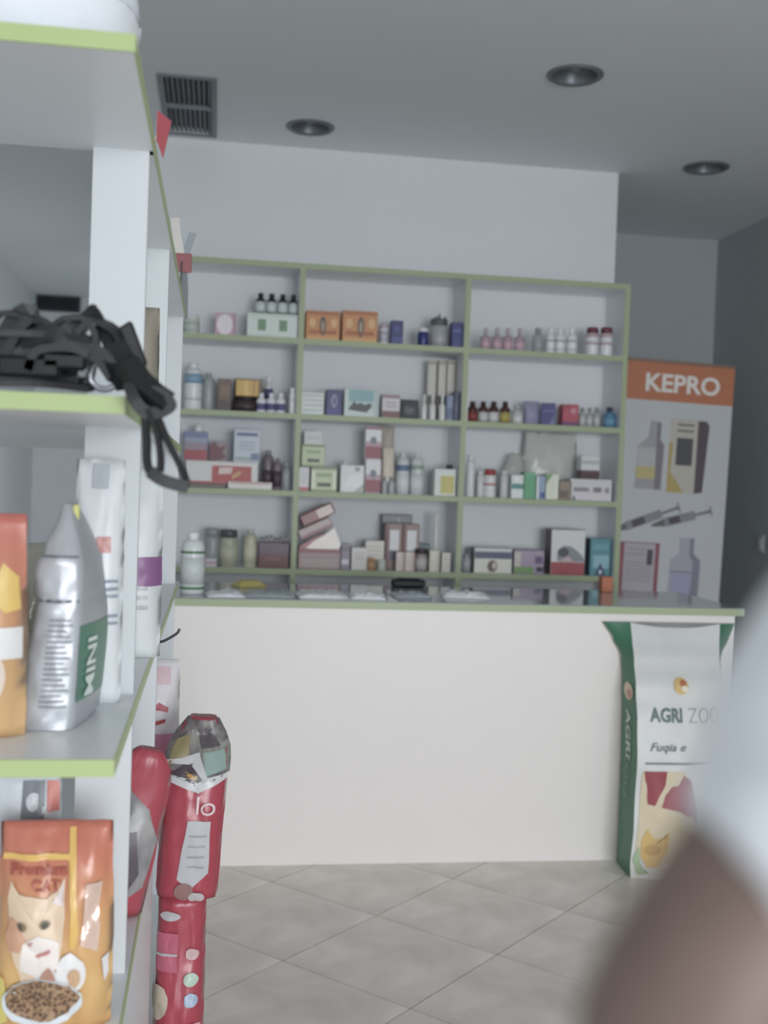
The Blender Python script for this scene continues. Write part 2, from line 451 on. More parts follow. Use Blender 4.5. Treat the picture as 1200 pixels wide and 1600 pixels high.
# ================================================================ PACK BUILDERS
def K(c, k=2.3):
    """Surface colour of a thing in the dim back of the shop, from how bright it reads there."""
    out = []
    for x in lin(c):
        x = min(0.86, x * k)
        out.append(int(round(255 * (1.055 * x ** (1 / 2.4) - 0.055 if x > 0.0031308 else 12.92 * x))))
    return tuple(out)
def in_bay(r):
    """Keep a pack clear of the uprights of its bay."""
    x0, x1, h, y, z = r
    if y > 5.5:
        xm = (x0 + x1) / 2
        for a, b in zip(SX, SX[1:]):
            if a < xm < b:
                lo, hi = a + TH / 2 + 0.002, b - TH / 2 - 0.002
                if x0 < lo: x0, x1 = lo, max(x1, lo + 0.012)
                if x1 > hi: x0, x1 = min(x0, hi - 0.012), hi
    return x0, x1, h, y, z
def prints(t, s, w, h, items, off=0.0007):
    base = off
    for n_, it in enumerate(items):
        off = base * (1 + 0.45 * n_); k = it[0]
        if k == 'rect': ink('print_panel', s, rect_pts(*it[1:5]), M(it[5], 0.4), t, off)
        elif k == 'disc': ink('print_emblem', s, disc_pts(*it[1:5]), M(it[5], 0.4), t, off)
        elif k == 'poly': ink('print_picture', s, it[1], M(it[2], 0.4), t, off)
        elif k == 'text': lettering('lettering', s, it[1], it[2], it[3], it[4], (w / 2) / h, M(it[5], 0.4), t, 0.02, off * 2)
        elif k == 'lines':
            for q in range(it[5]):
                v = it[2] + (it[4] - it[2]) * q / max(1, it[5] - 1)
                ink('print_line', s, rect_pts(it[1], v - 0.018, it[3], v + 0.018), M(it[6], 0.5), t, off)
def carton(label, r, depth, col, pr=(), name='medicine_carton', cat='box', group=None, lid=None, side=None, dz=0.0, rz=0.0, rough=0.4):
    x0, x1, h, y, z = in_bay(r)
    w = x1 - x0
    t = thing(name, label, cat, ((x0 + x1) / 2, y, z + dz), rz, group)
    box('carton_body', -w / 2, w / 2, 0, depth, 0, h, M(col, rough), t, min(0.002, w / 12))
    if lid: box('lid_flap', -w / 2 + 0.001, w / 2 - 0.001, 0.001, depth - 0.001, h, h + 0.0025, M(lid, 0.4), t)
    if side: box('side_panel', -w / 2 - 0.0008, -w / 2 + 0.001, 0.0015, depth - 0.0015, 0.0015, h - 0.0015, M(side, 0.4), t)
    prints(t, flat_face(w, h, 0.0), w, h, pr)
    return t
STY = {
    'vial': ([(0, 0), (.94, 0), (1, .02), (1, .60), (.92, .68), (.50, .76), (.46, .80), (0, .80)], (.52, .78, 1.0), (.10, .56)),
    'jar': ([(0, 0), (.95, 0), (1, .03), (1, .72), (.9, .79), (0, .79)], (.92, .78, 1.0), (.12, .62)),
    'canister': ([(0, 0), (.95, 0), (1, .02), (1, .74), (.85, .84), (.55, .88), (0, .88)], (.5, .87, 1.0), (.12, .66)),
    'tube': ([(0, 0), (.9, 0), (1, .02), (1, .80), (.8, .84), (0, .84)], (.8, .83, 1.0), (.15, .6)),
    'dropper': ([(0, 0), (.95, 0), (1, .03), (1, .50), (.85, .58), (.4, .64), (.4, .66), (0, .66)], (.42, .64, 1.0), (.08, .46)),
}
def bottle(label, r, col, cap, band=None, style='vial', name='medicine_bottle', cat='bottle', group=None, body_alpha=1.0, band_range=None, sy=1.0, rough=0.3, dz=0, bands=()):
    x0, x1, h, y, z = in_bay(r)
    R_ = (x1 - x0) / 2
    t = thing(name, label, cat, ((x0 + x1) / 2, y + R_ * sy, z + dz), 0, group)
    prof, (cr, c0, c1), br = STY[style]
    if band_range: br = band_range
    lathe('bottle_body', [(a * R_, b * h) for a, b in prof], M(col, rough, alpha=body_alpha), t, 18, sy)
    lathe('bottle_cap', [(0, c0 * h), (cr * R_, c0 * h), (cr * R_, c1 * h * .985), (cr * R_ * .85, c1 * h), (0, c1 * h)], M(cap, 0.35), t, 16, sy)
    for b0, b1, bc in ([(br[0], br[1], band)] if band else []) + list(bands):
        lathe('label_band', [(R_ * 1.012, b0 * h), (R_ * 1.022, b0 * h), (R_ * 1.022, b1 * h), (R_ * 1.012, b1 * h)], M(bc, 0.45), t, 18, sy)
    return t
def pouch_surf(w, h, d, taper=0.06, bulge=0.9, seed=0.0, wr=0.003, lean=0.0, top=0.02, base=0.55, side=-1, fr=9.0, rnd=0.0, **_):
    """Front (side=-1) or back (side=1) skin of a filled pouch: flat sealed top, full belly, gusset foot."""
    def s(u, v):
        v = max(0.0, min(1.0, v))
        g = (base + (1 - base) * math.sin(min(1, v / 0.45) * PI / 2)) if v < 0.45 else max(top, max(0.0, math.cos((v - 0.45) / 0.55 * PI / 2)) ** 0.75)
        e = max(0.0, 1 - abs(u) ** 3.2) ** 0.6
        n = noise.noise(Vector((u * 3 + seed * 7, v * fr * h / w * 0.5 + seed, side * 3 + seed)))
        n2 = noise.noise(Vector((u * 7 + seed * 3, v * fr * 1.7, side * 5 + seed)))
        y = side * (d / 2 * g * (e * bulge + (1 - bulge) * (1 if abs(u) < 0.999 else 0)) + wr * (n + 0.6 * n2) * e)
        x = u * w / 2 * (1 - taper * v ** 2 + 0.03 * n * (abs(u) > 0.5))
        if rnd and v > 0.78: x = x * (1 - rnd * ((v - 0.78) / 0.22) ** 2) + 0.006 * (v - 0.78) / 0.22
        return Vector((x, y + lean * v * h, v * h))
    return s
def pouch_mesh(name, w, h, d, mat, parent, nu=14, nv=20, **kw):
    bm = bmesh.new(); grids = []
    for sd in (-1, 1):
        s = pouch_surf(w, h, d, side=sd, **kw)
        grids.append([[bm.verts.new(s(-1 + 2 * i / nu, j / nv)) for i in range(nu + 1)] for j in range(nv + 1)])
    for gi, g in enumerate(grids):
        for j in range(nv):
            for i in range(nu):
                f = (g[j][i], g[j][i + 1], g[j + 1][i + 1], g[j + 1][i])
                bm.faces.new(f if gi == 0 else f[::-1])
    A, B = grids
    for i in range(nu):
        bm.faces.new((A[0][i + 1], A[0][i], B[0][i], B[0][i + 1])); bm.faces.new((A[nv][i], A[nv][i + 1], B[nv][i + 1], B[nv][i]))
    for j in range(nv):
        bm.faces.new((A[j][0], A[j + 1][0], B[j + 1][0], B[j][0])); bm.faces.new((A[j + 1][nu], A[j][nu], B[j][nu], B[j + 1][nu]))
    bmesh.ops.remove_doubles(bm, verts=bm.verts, dist=0.0002)
    return obj(name, bm, mat, parent, True)
def pouch(label, r, depth, mat, name='food_pouch', cat='bag', group=None, rz=0.0, ry=0.0, rx=0.0, **kw):
    x0, x1, h, y, z = r
    w = x1 - x0
    t = thing(name, label, cat, ((x0 + x1) / 2, y + depth / 2, z), rz, group)
    t.rotation_euler = (rx, ry, rz)
    pouch_mesh('bag_body', w, h, depth, mat, t, **kw)
    return t, pouch_surf(w, h, depth, side=-1, **kw), w, h

# colours as card and plastic
W_, OFFW, PALE = (236, 238, 240), (222, 220, 214), (205, 214, 206)
NAVY, BLUE, MAROON, RED, PINK = (44, 50, 118), (60, 74, 150), (92, 40, 50), (180, 50, 62), (214, 170, 180)
BROWN, DKBR, ORANGE, YEL, GRN = (104, 78, 60), (66, 48, 46), (212, 138, 66), (214, 178, 64), (108, 168, 92)
GREY, DG, TEAL, LAV = (160, 164, 168), (84, 86, 92), (90, 166, 176), (176, 160, 190)

# ================================================================ ROW 1 (top), left bay
bottle('small translucent white tub with pale lid at left end of top shelf', (-0.1806,-0.1025,0.095,5.66,2.175), (214, 220, 214), (226, 230, 226), (196, 206, 196), 'jar', 'plastic_tub', 'tub')
carton('pink box with a big white disc on the top shelf, left bay', (-0.0272,0.0737,0.1108,5.66,2.175), 0.09, (206, 164, 180), [('disc', -0.05, 0.48, 0.78, 0.46, (238, 226, 234)), ('rect', 0.78, 0.02, 0.98, 0.98, (176, 130, 148))])
t = carton('pale green white carton with two green squares under four dark bottles', (0.1309,0.3862,0.1212,5.66,2.175), 0.11, (216, 228, 220),
           [('rect', -0.58, 0.28, -0.26, 0.74, (112, 150, 108)), ('rect', 0.26, 0.28, 0.58, 0.74, (112, 150, 108)), ('rect', -0.98, 0.86, 0.98, 0.97, (200, 220, 206)), ('rect', -0.98, 0.03, 0.98, 0.1, (200, 214, 206))])
_r = (0.1309,0.3862,0.1212,5.66,2.175)
for k, lab in enumerate(('first from left of four dark bottles standing on the pale carton', 'second from left of four dark bottles standing on the pale carton',
                         'third from left of four dark bottles standing on the pale carton', 'rightmost of four dark bottles on the pale carton, beside the upright')):
    x0 = _r[0] + 0.040 + k * 0.0555
    bottle(lab, (x0, x0 + 0.050, 0.105, 5.68, _r[4] + _r[2]), (40, 46, 48), (44, 40, 44), (214, 222, 222), 'vial', group='dark bottles on the pale carton', band_range=(.08, .58))
# middle bay
OB = lambda s: [('rect', -0.96, 0.88, 0.96, 0.98, (188, 110, 52)), ('rect', -0.96, 0.02, 0.96, 0.13, (226, 170, 84)), ('disc', s, 0.5, 0.2, 0.34, (112, 84, 78)), ('disc', s, 0.48, 0.1, 0.2, (170, 150, 120)),
                ('disc', -0.62, 0.6, 0.2, 0.16, (232, 178, 112)), ('disc', 0.66, 0.62, 0.2, 0.16, (232, 178, 112)), ('lines', -0.8, 0.26, 0.8, 0.32, 2, (170, 92, 50))]
carton('left orange box with dark oval emblem on the top shelf', (0.4249,0.5963,0.1453,5.66,2.175), 0.1, ORANGE, OB(0.0), group='orange boxes on the top shelf', lid=(206, 126, 58))
carton('right orange box with dark oval emblem beside small white tub', (0.6095,0.7891,0.1563,5.66,2.175), 0.1, ORANGE, OB(0.05), group='orange boxes on the top shelf', lid=(206, 126, 58))
bottle('small white tub with mauve edge beside the right orange box', (0.8034,0.8495,0.1053,5.66,2.175), (226, 226, 230), (200, 180, 200), (206, 196, 214), 'jar', 'plastic_tub', 'tub')
carton('upright blue box in the middle of the top shelf', (0.8592,0.9219,0.1219,5.66,2.175), 0.05, NAVY, [('rect', -0.9, 0.08, 0.9, 0.3, (62, 70, 146)), ('rect', -0.5, 0.55, 0.5, 0.75, (70, 80, 156))])
bottle('short blue jar with white cap left of the clear jar', (1.0022,1.0587,0.094,5.66,2.175), (52, 60, 132), (238, 238, 242), None, 'jar')
t = bottle('clear round jar with dark rim and pink flower print', (1.0678,1.1646,0.1478,5.66,2.175), (190, 198, 200), (96, 104, 104), None, 'jar', 'glass_jar', 'jar', body_alpha=0.55)
lathe('label_band', [(0.0475, 0.02), (0.048, 0.02), (0.048, 0.065), (0.0475, 0.065)], M((226, 200, 206), 0.4), t, 18)
bm = bmesh.new()
for k in range(5): add_tube(bm, [(0.01 * (k - 2), 0, 0.115), (0.016 * (k - 2), 0.006 * (k % 2), 0.15 + 0.012 * (k % 3))], 0.006, 6)
obj('dark_sprigs', bm, M((92, 102, 96), 0.6), t)
carton('square blue box against the second upright on the top shelf', (1.1752,1.2456,0.1302,5.66,2.175), 0.07, (50, 58, 126), [('rect', -0.9, 0.62, 0.9, 0.72, (90, 100, 170)), ('rect', -0.9, 0.1, 0.9, 0.2, (70, 78, 150))])
# right bay
bottle('leftmost of four pinkish clear bottles on the top shelf, right bay', (1.3339,1.3846,0.1124,5.66,2.175), (206, 190, 200), (190, 176, 186), (214, 176, 190), 'dropper', group='pinkish clear bottles', body_alpha=0.8, bands=((.5, .6, (190, 150, 168)),))
bottle('second of four pinkish clear bottles on the top shelf, right bay', (1.3948,1.4457,0.1158,5.66,2.175), (206, 190, 200), (190, 176, 186), (214, 176, 190), 'dropper', group='pinkish clear bottles', body_alpha=0.8, bands=((.5, .6, (190, 150, 168)),))
bottle('third of four pinkish clear bottles on the top shelf, right bay', (1.4525,1.5035,0.119,5.66,2.175), (206, 190, 200), (190, 176, 186), (214, 176, 190), 'dropper', group='pinkish clear bottles', body_alpha=0.8, bands=((.5, .6, (190, 150, 168)),))
bottle('rightmost of four pinkish clear bottles on the top shelf, right bay', (1.5138,1.5684,0.1225,5.66,2.175), (206, 190, 200), (190, 176, 186), (214, 176, 190), 'dropper', group='pinkish clear bottles', body_alpha=0.8, bands=((.5, .6, (190, 150, 168)),))
bottle('faint grey glass bottle between pinkish and white bottles', (1.6096,1.6713,0.1281,5.66,2.175), (176, 184, 188), (150, 158, 162), None, 'vial', body_alpha=0.6)
bottle('left of three plain white capped bottles on the top shelf', (1.6816,1.7298,0.135,5.66,2.175), (232, 236, 238), (236, 238, 240), None, 'vial', group='plain white bottles on the top shelf', bands=((.44, .52, (186, 190, 190)), (.12,.2,(210,214,216))))
bottle('middle of three plain white capped bottles on the top shelf', (1.7333,1.785,0.138,5.66,2.175), (232, 236, 238), (236, 238, 240), None, 'vial', group='plain white bottles on the top shelf', bands=((.44, .52, (186, 190, 190)), (.12,.2,(210,214,216))))
bottle('right of three plain white capped bottles on the top shelf', (1.7955,1.8509,0.1416,5.66,2.175), (232, 236, 238), (236, 238, 240), None, 'vial', group='plain white bottles on the top shelf', bands=((.44, .52, (186, 190, 190)), (.12,.2,(210,214,216))))
bottle('left maroon capped white bottle at right end of top shelf', (1.9031,1.9692,0.1479,5.66,2.175), (232, 232, 236), (124, 54, 72), None, 'jar', group='maroon capped white bottles', bands=((.38, .48, (206, 180, 190)), (.66, .74, (196, 160, 172))))
bottle('right maroon capped white bottle at right end of top shelf', (1.9798,2.0462,0.1522,5.66,2.175), (232, 232, 236), (124, 54, 72), None, 'jar', group='maroon capped white bottles', bands=((.38, .48, (206, 180, 190)), (.66, .74, (196, 160, 172))))
# ROW 2 left bay
bottle('large white canister with a blue label at left end of second shelf', (-0.1681,-0.0805,0.2334,5.66,1.8), (232, 236, 238), (236, 238, 240), (140, 176, 204), 'canister', 'plastic_canister', 'canister', band_range=(.56,.76), bands=((.2,.24,(196,206,206)),))
bottle('grey translucent bottle beside the large white canister', (-0.0836,-0.0168,0.1919,5.72,1.8), (186, 192, 194), (168, 174, 176), None, 'canister', body_alpha=0.8)
carton('brown box behind the dark brown jar on second shelf', (-0.0035,0.0633,0.162,5.7,1.8), 0.1, (112, 84, 66), [('rect', -0.95, 0.02, 0.95, 0.35, (74, 54, 52)), ('rect', -0.6, 0.5, 0.8, 0.8, (130, 100, 76))])
t = bottle('dark brown squat jar under the yellow box', (0.0739,0.2044,0.0784,5.67,1.8), (62, 48, 52), (48, 38, 44), (76, 60, 64), 'jar', 'brown_jar', 'jar', sy=0.8)
_j = (0.0739,0.2044,0.0784,5.67,1.8)
carton('yellow box lying on top of the dark brown jar', (_j[0] + 0.012, _j[1] - 0.005, 0.082, 5.675, _j[4] + _j[2]), 0.07, (212, 166, 56), [('rect', -0.3, 0.05, 0.1, 0.95, (226, 188, 84)), ('rect', 0.5, 0.05, 0.7, 0.95, (190, 138, 44))])
carton('grey brown box standing behind the yellow box', (0.0809,0.2245,0.1775,5.81,1.8), 0.07, (136, 118, 100), [('rect', -0.8, 0.7, 0.8, 0.9, (120, 100, 84))])
bottle('left white bottle with purple band in front row, second shelf', (0.191,0.2389,0.0973,5.66,1.8), (234, 234, 240), (240, 240, 244), (104, 96, 150), 'vial', group='purple banded white bottles', band_range=(.14, .46))
bottle('middle white bottle with purple band in front row, second shelf', (0.2421,0.2869,0.0996,5.66,1.8), (234, 234, 240), (240, 240, 244), (104, 96, 150), 'vial', group='purple banded white bottles', band_range=(.14, .46))
bottle('right white bottle with purple band in front row, second shelf', (0.2901,0.335,0.1019,5.66,1.8), (234, 234, 240), (240, 240, 244), (104, 96, 150), 'vial', group='purple banded white bottles', band_range=(.14, .46))
bottle('taller purple banded bottle behind the three purple banded bottles', (0.2309,0.2761,0.1885,5.73,1.8), (226, 226, 234), (236, 236, 240), (96, 88, 138), 'vial', band_range=(.4,.66))
bottle('slim white tube alone by the first upright, second shelf', (0.3539,0.3925,0.1304,5.66,1.8), (238, 238, 240), (238, 238, 240), None, 'tube', bands=((.5,.55,(206,208,210)),))
# ROW 2 middle bay
carton('pale off white box with grey lines beside the navy box', (0.4123,0.5287,0.1125,5.66,1.8), 0.09, (218, 224, 218), [('lines', -0.85, 0.2, 0.85, 0.85, 4, (166, 174, 176))])
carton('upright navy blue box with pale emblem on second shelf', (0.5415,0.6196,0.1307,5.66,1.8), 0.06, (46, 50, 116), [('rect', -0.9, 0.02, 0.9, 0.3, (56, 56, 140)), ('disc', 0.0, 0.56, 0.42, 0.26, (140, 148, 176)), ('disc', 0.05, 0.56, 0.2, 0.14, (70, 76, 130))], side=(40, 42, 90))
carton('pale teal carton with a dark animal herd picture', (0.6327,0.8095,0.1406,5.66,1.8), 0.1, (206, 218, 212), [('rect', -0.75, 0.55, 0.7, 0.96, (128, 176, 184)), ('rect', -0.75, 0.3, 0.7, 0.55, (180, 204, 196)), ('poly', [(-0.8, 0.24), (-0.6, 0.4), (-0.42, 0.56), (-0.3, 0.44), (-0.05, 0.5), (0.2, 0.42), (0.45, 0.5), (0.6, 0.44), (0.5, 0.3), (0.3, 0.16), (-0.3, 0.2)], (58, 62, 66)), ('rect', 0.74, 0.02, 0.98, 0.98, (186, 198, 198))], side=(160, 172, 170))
carton('small white box with brown red foot beside the herd carton', (0.8267,0.9191,0.1186,5.66,1.8), 0.08, (214, 206, 212), [('rect', -0.98, 0.02, 0.98, 0.3, (122, 66, 60)), ('rect', -0.98, 0.86, 0.98, 0.98, (150, 110, 122)), ('lines', -0.6, 0.5, 0.6, 0.66, 2, (150, 130, 140))])
t, s, w, h = pouch('dark grey crumpled pouch in middle bay, second shelf', (0.9229,1.0225,0.1004,5.66,1.8), 0.07, M((104, 106, 110), 0.4, bump=0.3), wr=0.004, seed=2.1)
carton('left of three tall pale brown cartons at back of second shelf', (1.0814,1.1291,0.3185,5.78,1.8), 0.06, (206, 200, 192), [('rect', 0.72, 0.02, 0.98, 0.98, (150, 132, 122)), ('rect', -0.9, 0.93, 0.7, 0.98, (170, 156, 146)), ('rect', -0.9, 0.28, 0.7, 0.42, (110, 96, 96))], group='tall pale brown cartons')
carton('middle of three tall pale brown cartons at back of second shelf', (1.136,1.1804,0.3212,5.78,1.8), 0.06, (206, 200, 192), [('rect', 0.72, 0.02, 0.98, 0.98, (150, 132, 122)), ('rect', -0.9, 0.93, 0.7, 0.98, (170, 156, 146)), ('rect', -0.9, 0.28, 0.7, 0.42, (110, 96, 96))], group='tall pale brown cartons')
carton('right of three tall pale brown cartons at back of second shelf', (1.1839,1.2318,0.3237,5.78,1.8), 0.06, (206, 200, 192), [('rect', 0.72, 0.02, 0.98, 0.98, (150, 132, 122)), ('rect', -0.9, 0.93, 0.7, 0.98, (170, 156, 146)), ('rect', -0.9, 0.28, 0.7, 0.42, (110, 96, 96))], group='tall pale brown cartons')
bottle('left of three thin white applicator tubes before the tall cartons', (1.0321,1.062,0.13,5.66,1.8), (230, 228, 226), (236, 236, 236), None, 'dropper', 'applicator_tube', 'tube', group='thin white applicator tubes')
bottle('middle of three thin white applicator tubes before the tall cartons', (1.0754,1.1088,0.1321,5.66,1.8), (230, 228, 226), (236, 236, 236), None, 'dropper', 'applicator_tube', 'tube', group='thin white applicator tubes')
bottle('right of three thin white applicator tubes before the tall cartons', (1.1256,1.1591,0.1345,5.66,1.8), (230, 228, 226), (236, 236, 236), None, 'dropper', 'applicator_tube', 'tube', group='thin white applicator tubes')
carton('narrow blue grey box right of the applicator tubes', (1.1626,1.1961,0.1297,5.66,1.8), 0.05, (132, 144, 176), [('rect', -0.8, 0.1, 0.8, 0.5, (96, 108, 150))])
carton('narrow dark navy box between blue grey and white boxes', (1.1991,1.226,0.1509,5.66,1.8), 0.05, (58, 58, 94), [('rect', -0.7, 0.3, 0.7, 0.6, (84, 84, 124))])
carton('narrow bright white box against the second upright, second shelf', (1.2298,1.2635,0.1328,5.66,1.8), 0.05, (240, 240, 240), [('rect', -0.7, 0.1, 0.7, 0.2, (206, 208, 210))])
# ROW 2 right bay
bottle('dark brown bottle with red label in the row of four', (1.2776,1.3316,0.1059,5.66,1.8), (84, 48, 42), (70, 40, 36), (150, 62, 58), 'vial', group='brown bottles on the second shelf', band_range=(.04,.5))
bottle('dark brown bottle with left white label in the row of four', (1.335,1.3858,0.1085,5.66,1.8), (84, 48, 42), (70, 40, 36), (214, 214, 212), 'vial', group='brown bottles on the second shelf', band_range=(.04,.5))
bottle('dark brown bottle with right white label in the row of four', (1.3893,1.4436,0.1111,5.66,1.8), (84, 48, 42), (70, 40, 36), (220, 220, 218), 'vial', group='brown bottles on the second shelf', band_range=(.04,.5))
bottle('dark brown bottle with yellow label in the row of four', (1.4505,1.505,0.1139,5.66,1.8), (84, 48, 42), (70, 40, 36), (190, 172, 76), 'vial', group='brown bottles on the second shelf', band_range=(.04,.5))
bottle('pale clear bottle with white label after the brown bottles', (1.5157,1.5738,0.0971,5.66,1.8), (196, 198, 198), (188, 190, 190), (226, 226, 226), 'vial', band_range=(.04,.5))
t, s, w, h = pouch('lavender see-through bag beside the deep blue box', (1.5881,1.6779,0.1237,5.7,1.8), 0.06, M((176, 172, 206), 0.3, alpha=0.8), wr=0.003, seed=4.0, name='plastic_bag')
_b = (1.6697,1.7421,0.1177,5.66,1.8)
carton('deep blue box leaning to the right on second shelf', (_b[0]-.004, _b[1]-.004, _b[2]*.97, _b[3], _b[4]), 0.07, (52, 52, 128), [('rect', -0.9, 0.6, 0.9, 0.7, (90, 94, 170)), ('poly', [(0.3,0.02),(0.95,0.02),(0.95,0.5)], (120,124,180))]).rotation_euler = (0, 0.0, -0.25)
carton('pinkish red box with purple foot on second shelf', (1.7805,1.8672,0.1131,5.66,1.8), 0.08, (196, 74, 96), [('rect', -0.98, 0.02, 0.98, 0.2, (120, 64, 118)), ('rect', -0.98, 0.8, -0.1, 0.98, (176, 60, 80)), ('disc', 0.35, 0.7, 0.4, 0.14, (214, 140, 150))])
bottle('left of three small grey vials beside the pinkish red box', (1.8745,1.9093,0.0995,5.66,1.8), (182, 184, 182), (150, 152, 150), (206, 206, 204), 'vial', group='small grey vials', body_alpha=0.85)
bottle('middle of three small grey vials beside the pinkish red box', (1.9163,1.9477,0.1014,5.66,1.8), (182, 184, 182), (150, 152, 150), (206, 206, 204), 'vial', group='small grey vials', body_alpha=0.85)
bottle('right of three small grey vials beside the pinkish red box', (1.9547,1.9897,0.1032,5.66,1.8), (182, 184, 182), (150, 152, 150), (206, 206, 204), 'vial', group='small grey vials', body_alpha=0.85)
bottle('teal blue bottle with dark cap at right end of second shelf', (2.0142,2.0913,0.1102,5.66,1.8), (78, 130, 166), (52, 62, 78), (104, 160, 190), 'vial', band_range=(.1,.5))
# ROW 3 left bay
_t = (-0.1484,0.2092,0.1371,5.66,1.413)
carton('white display tray with a red label under the packs, third shelf', (_t[0], _t[1], 0.112, 5.665, _t[4] + 0.022), 0.14, (220, 216, 214), [('rect', -0.28, 0.02, 0.82, 0.8, (186, 60, 60)), ('rect', -0.98, 0.0, 0.98, 0.1, (190, 80, 84)), ('poly', [(-0.1, 0.42), (0.25, 0.46), (0.3, 0.74), (-0.08, 0.72)], (228, 200, 196)), ('poly', [(0.3, 0.2), (0.55, 0.5), (0.5, 0.6), (0.28, 0.4)], (206, 160, 84))], name='display_tray', cat='tray')
carton('flat dark grey box under the left of the display tray', (_t[0] + 0.012, _t[0] + 0.20, 0.022, 5.655, _t[4]), 0.15, (92, 84, 84), [('rect', -0.9, 0.2, 0.9, 0.5, (120, 104, 102))])
_u = (0.0575,0.2795,0.0622,5.63,1.413)
carton('low cream white box at the front edge of third shelf', (_u[0]+.004, _u[1], 0.036, 5.622, _u[4]), 0.03, (228, 222, 214), [('rect', -0.9, 0.7, 0.9, 0.9, (206, 150, 150))])
_p = _t[4] + 0.022 + 0.112
_c = (-0.1026,1.6093)
t = carton('clear wrapped pack with blue top and red foot on the display tray', (_c[0] - 0.058, _c[0] + 0.058, 0.145, 5.68, _p), 0.1, (150, 158, 186), [('rect', -0.98, 0.02, 0.98, 0.36, (170, 52, 66)), ('rect', -0.98, 0.36, 0.98, 0.62, (150, 128, 146)), ('rect', -0.98, 0.78, 0.98, 0.97, (112, 122, 168))], name='wrapped_pack', cat='pack')
o = lathe('white_cone', [(0, 0), (0.03, 0.0), (0.008, 0.042), (0, 0.044)], M((240, 240, 240), 0.5), t, 14); o.location = (0.012, 0.04, 0.145)
_c = (0.008,1.6143)
t = carton('maroon pack with jagged star end on the display tray', (_c[0] - 0.045, _c[0] + 0.045, 0.10, 5.7, _p), 0.08, (150, 132, 138), [('poly', [(-0.95, 0.02), (0.2, 0.05), (0.95, 0.2), (0.5, 0.45), (0.9, 0.85), (0.1, 0.7), (-0.4, 0.98), (-0.95, 0.8)], (110, 40, 56))], name='wrapped_pack', cat='pack')
_c = (0.1514,1.6197)
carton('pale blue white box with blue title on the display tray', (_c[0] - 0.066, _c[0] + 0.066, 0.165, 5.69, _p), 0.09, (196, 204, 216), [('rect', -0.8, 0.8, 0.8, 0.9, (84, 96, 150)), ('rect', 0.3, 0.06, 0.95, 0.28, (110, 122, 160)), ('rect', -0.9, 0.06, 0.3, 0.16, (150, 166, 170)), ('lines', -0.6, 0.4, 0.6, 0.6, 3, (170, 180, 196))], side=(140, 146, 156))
bottle('dark mauve grey bottle by the first upright, third shelf', (0.2333,0.2915,0.1988,5.72,1.413), (132, 122, 126), (150, 146, 148), (96, 78, 84), 'canister', band_range=(.1,.5))
bottle('second mauve grey bottle, pinkish shoulder, third shelf', (0.2837,0.332,0.1609,5.68,1.413), (140, 122, 128), (150, 138, 142), (92, 74, 84), 'canister', band_range=(.1,.6))
bottle('pale grey clear bottle touching the first upright, third shelf', (0.3292,0.3776,0.1433,5.68,1.413), (176, 182, 186), (160, 166, 170), None, 'vial', body_alpha=0.8)
# ROW 3 middle bay
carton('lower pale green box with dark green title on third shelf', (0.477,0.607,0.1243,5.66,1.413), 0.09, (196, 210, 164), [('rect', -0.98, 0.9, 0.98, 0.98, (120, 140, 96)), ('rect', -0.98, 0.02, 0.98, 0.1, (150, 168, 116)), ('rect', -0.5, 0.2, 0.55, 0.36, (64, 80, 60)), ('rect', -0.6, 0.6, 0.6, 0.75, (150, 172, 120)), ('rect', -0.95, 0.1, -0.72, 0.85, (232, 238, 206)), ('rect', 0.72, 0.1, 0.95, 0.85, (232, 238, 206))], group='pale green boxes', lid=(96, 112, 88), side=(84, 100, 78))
_w = (0.4123,0.4672,0.1205,5.66,1.413)
carton('small white box with red foot left of pale green box', _w, 0.06, (220, 214, 216), [('rect', -0.98, 0.02, 0.98, 0.16, (190, 90, 96)), ('rect', -0.5, 0.3, 0.5, 0.8, (206, 206, 212))])
_g = (0.4262,0.5429,0.2515,5.66,1.413)
carton('upper pale green box stacked on the two boxes below it', (_g[0], _g[1], 0.112, 5.665, _w[4] + max(_w[2], 0.0) + 0.0035), 0.08, (190, 204, 160), [('rect', -0.98, 0.9, 0.98, 0.98, (120, 140, 96)), ('rect', -0.98, 0.02, 0.98, 0.1, (150, 168, 116)), ('rect', -0.5, 0.2, 0.55, 0.36, (64, 80, 60)), ('rect', -0.6, 0.6, 0.6, 0.75, (150, 172, 120))], group='pale green boxes')
carton('faint white box on top of the upper pale green box', (_g[0] + 0.01, _g[1] - 0.012, 0.07, 5.68, _w[4] + _w[2] + 0.1155), 0.06, (208, 212, 208), [('rect', -0.8, 0.4, 0.8, 0.6, (190, 196, 190))])
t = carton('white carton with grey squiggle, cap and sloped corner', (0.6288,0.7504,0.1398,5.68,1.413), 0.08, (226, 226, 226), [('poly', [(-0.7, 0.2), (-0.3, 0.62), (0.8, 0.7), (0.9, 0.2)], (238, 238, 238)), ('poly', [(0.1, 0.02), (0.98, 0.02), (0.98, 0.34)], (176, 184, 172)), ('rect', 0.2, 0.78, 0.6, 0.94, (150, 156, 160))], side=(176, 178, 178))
lathe('cap', [(0, 0), (0.014, 0), (0.014, 0.028), (0, 0.03)], M((226, 226, 226), 0.4), t, 14, loc=(-0.035, 0.04, 0.135))
_a = (0.7539,0.8329,0.1728,5.66,1.413)
carton('lower white and wine red box of the stack of two', _a, 0.07, (226, 226, 230), [('rect', -0.98, 0.02, 0.98, 0.4, (150, 52, 74)), ('rect', -0.98, 0.4, 0.98, 0.55, (190, 150, 164)), ('disc', 0.0, 0.58, 0.4, 0.12, (110, 116, 136))], group='white and wine red boxes')
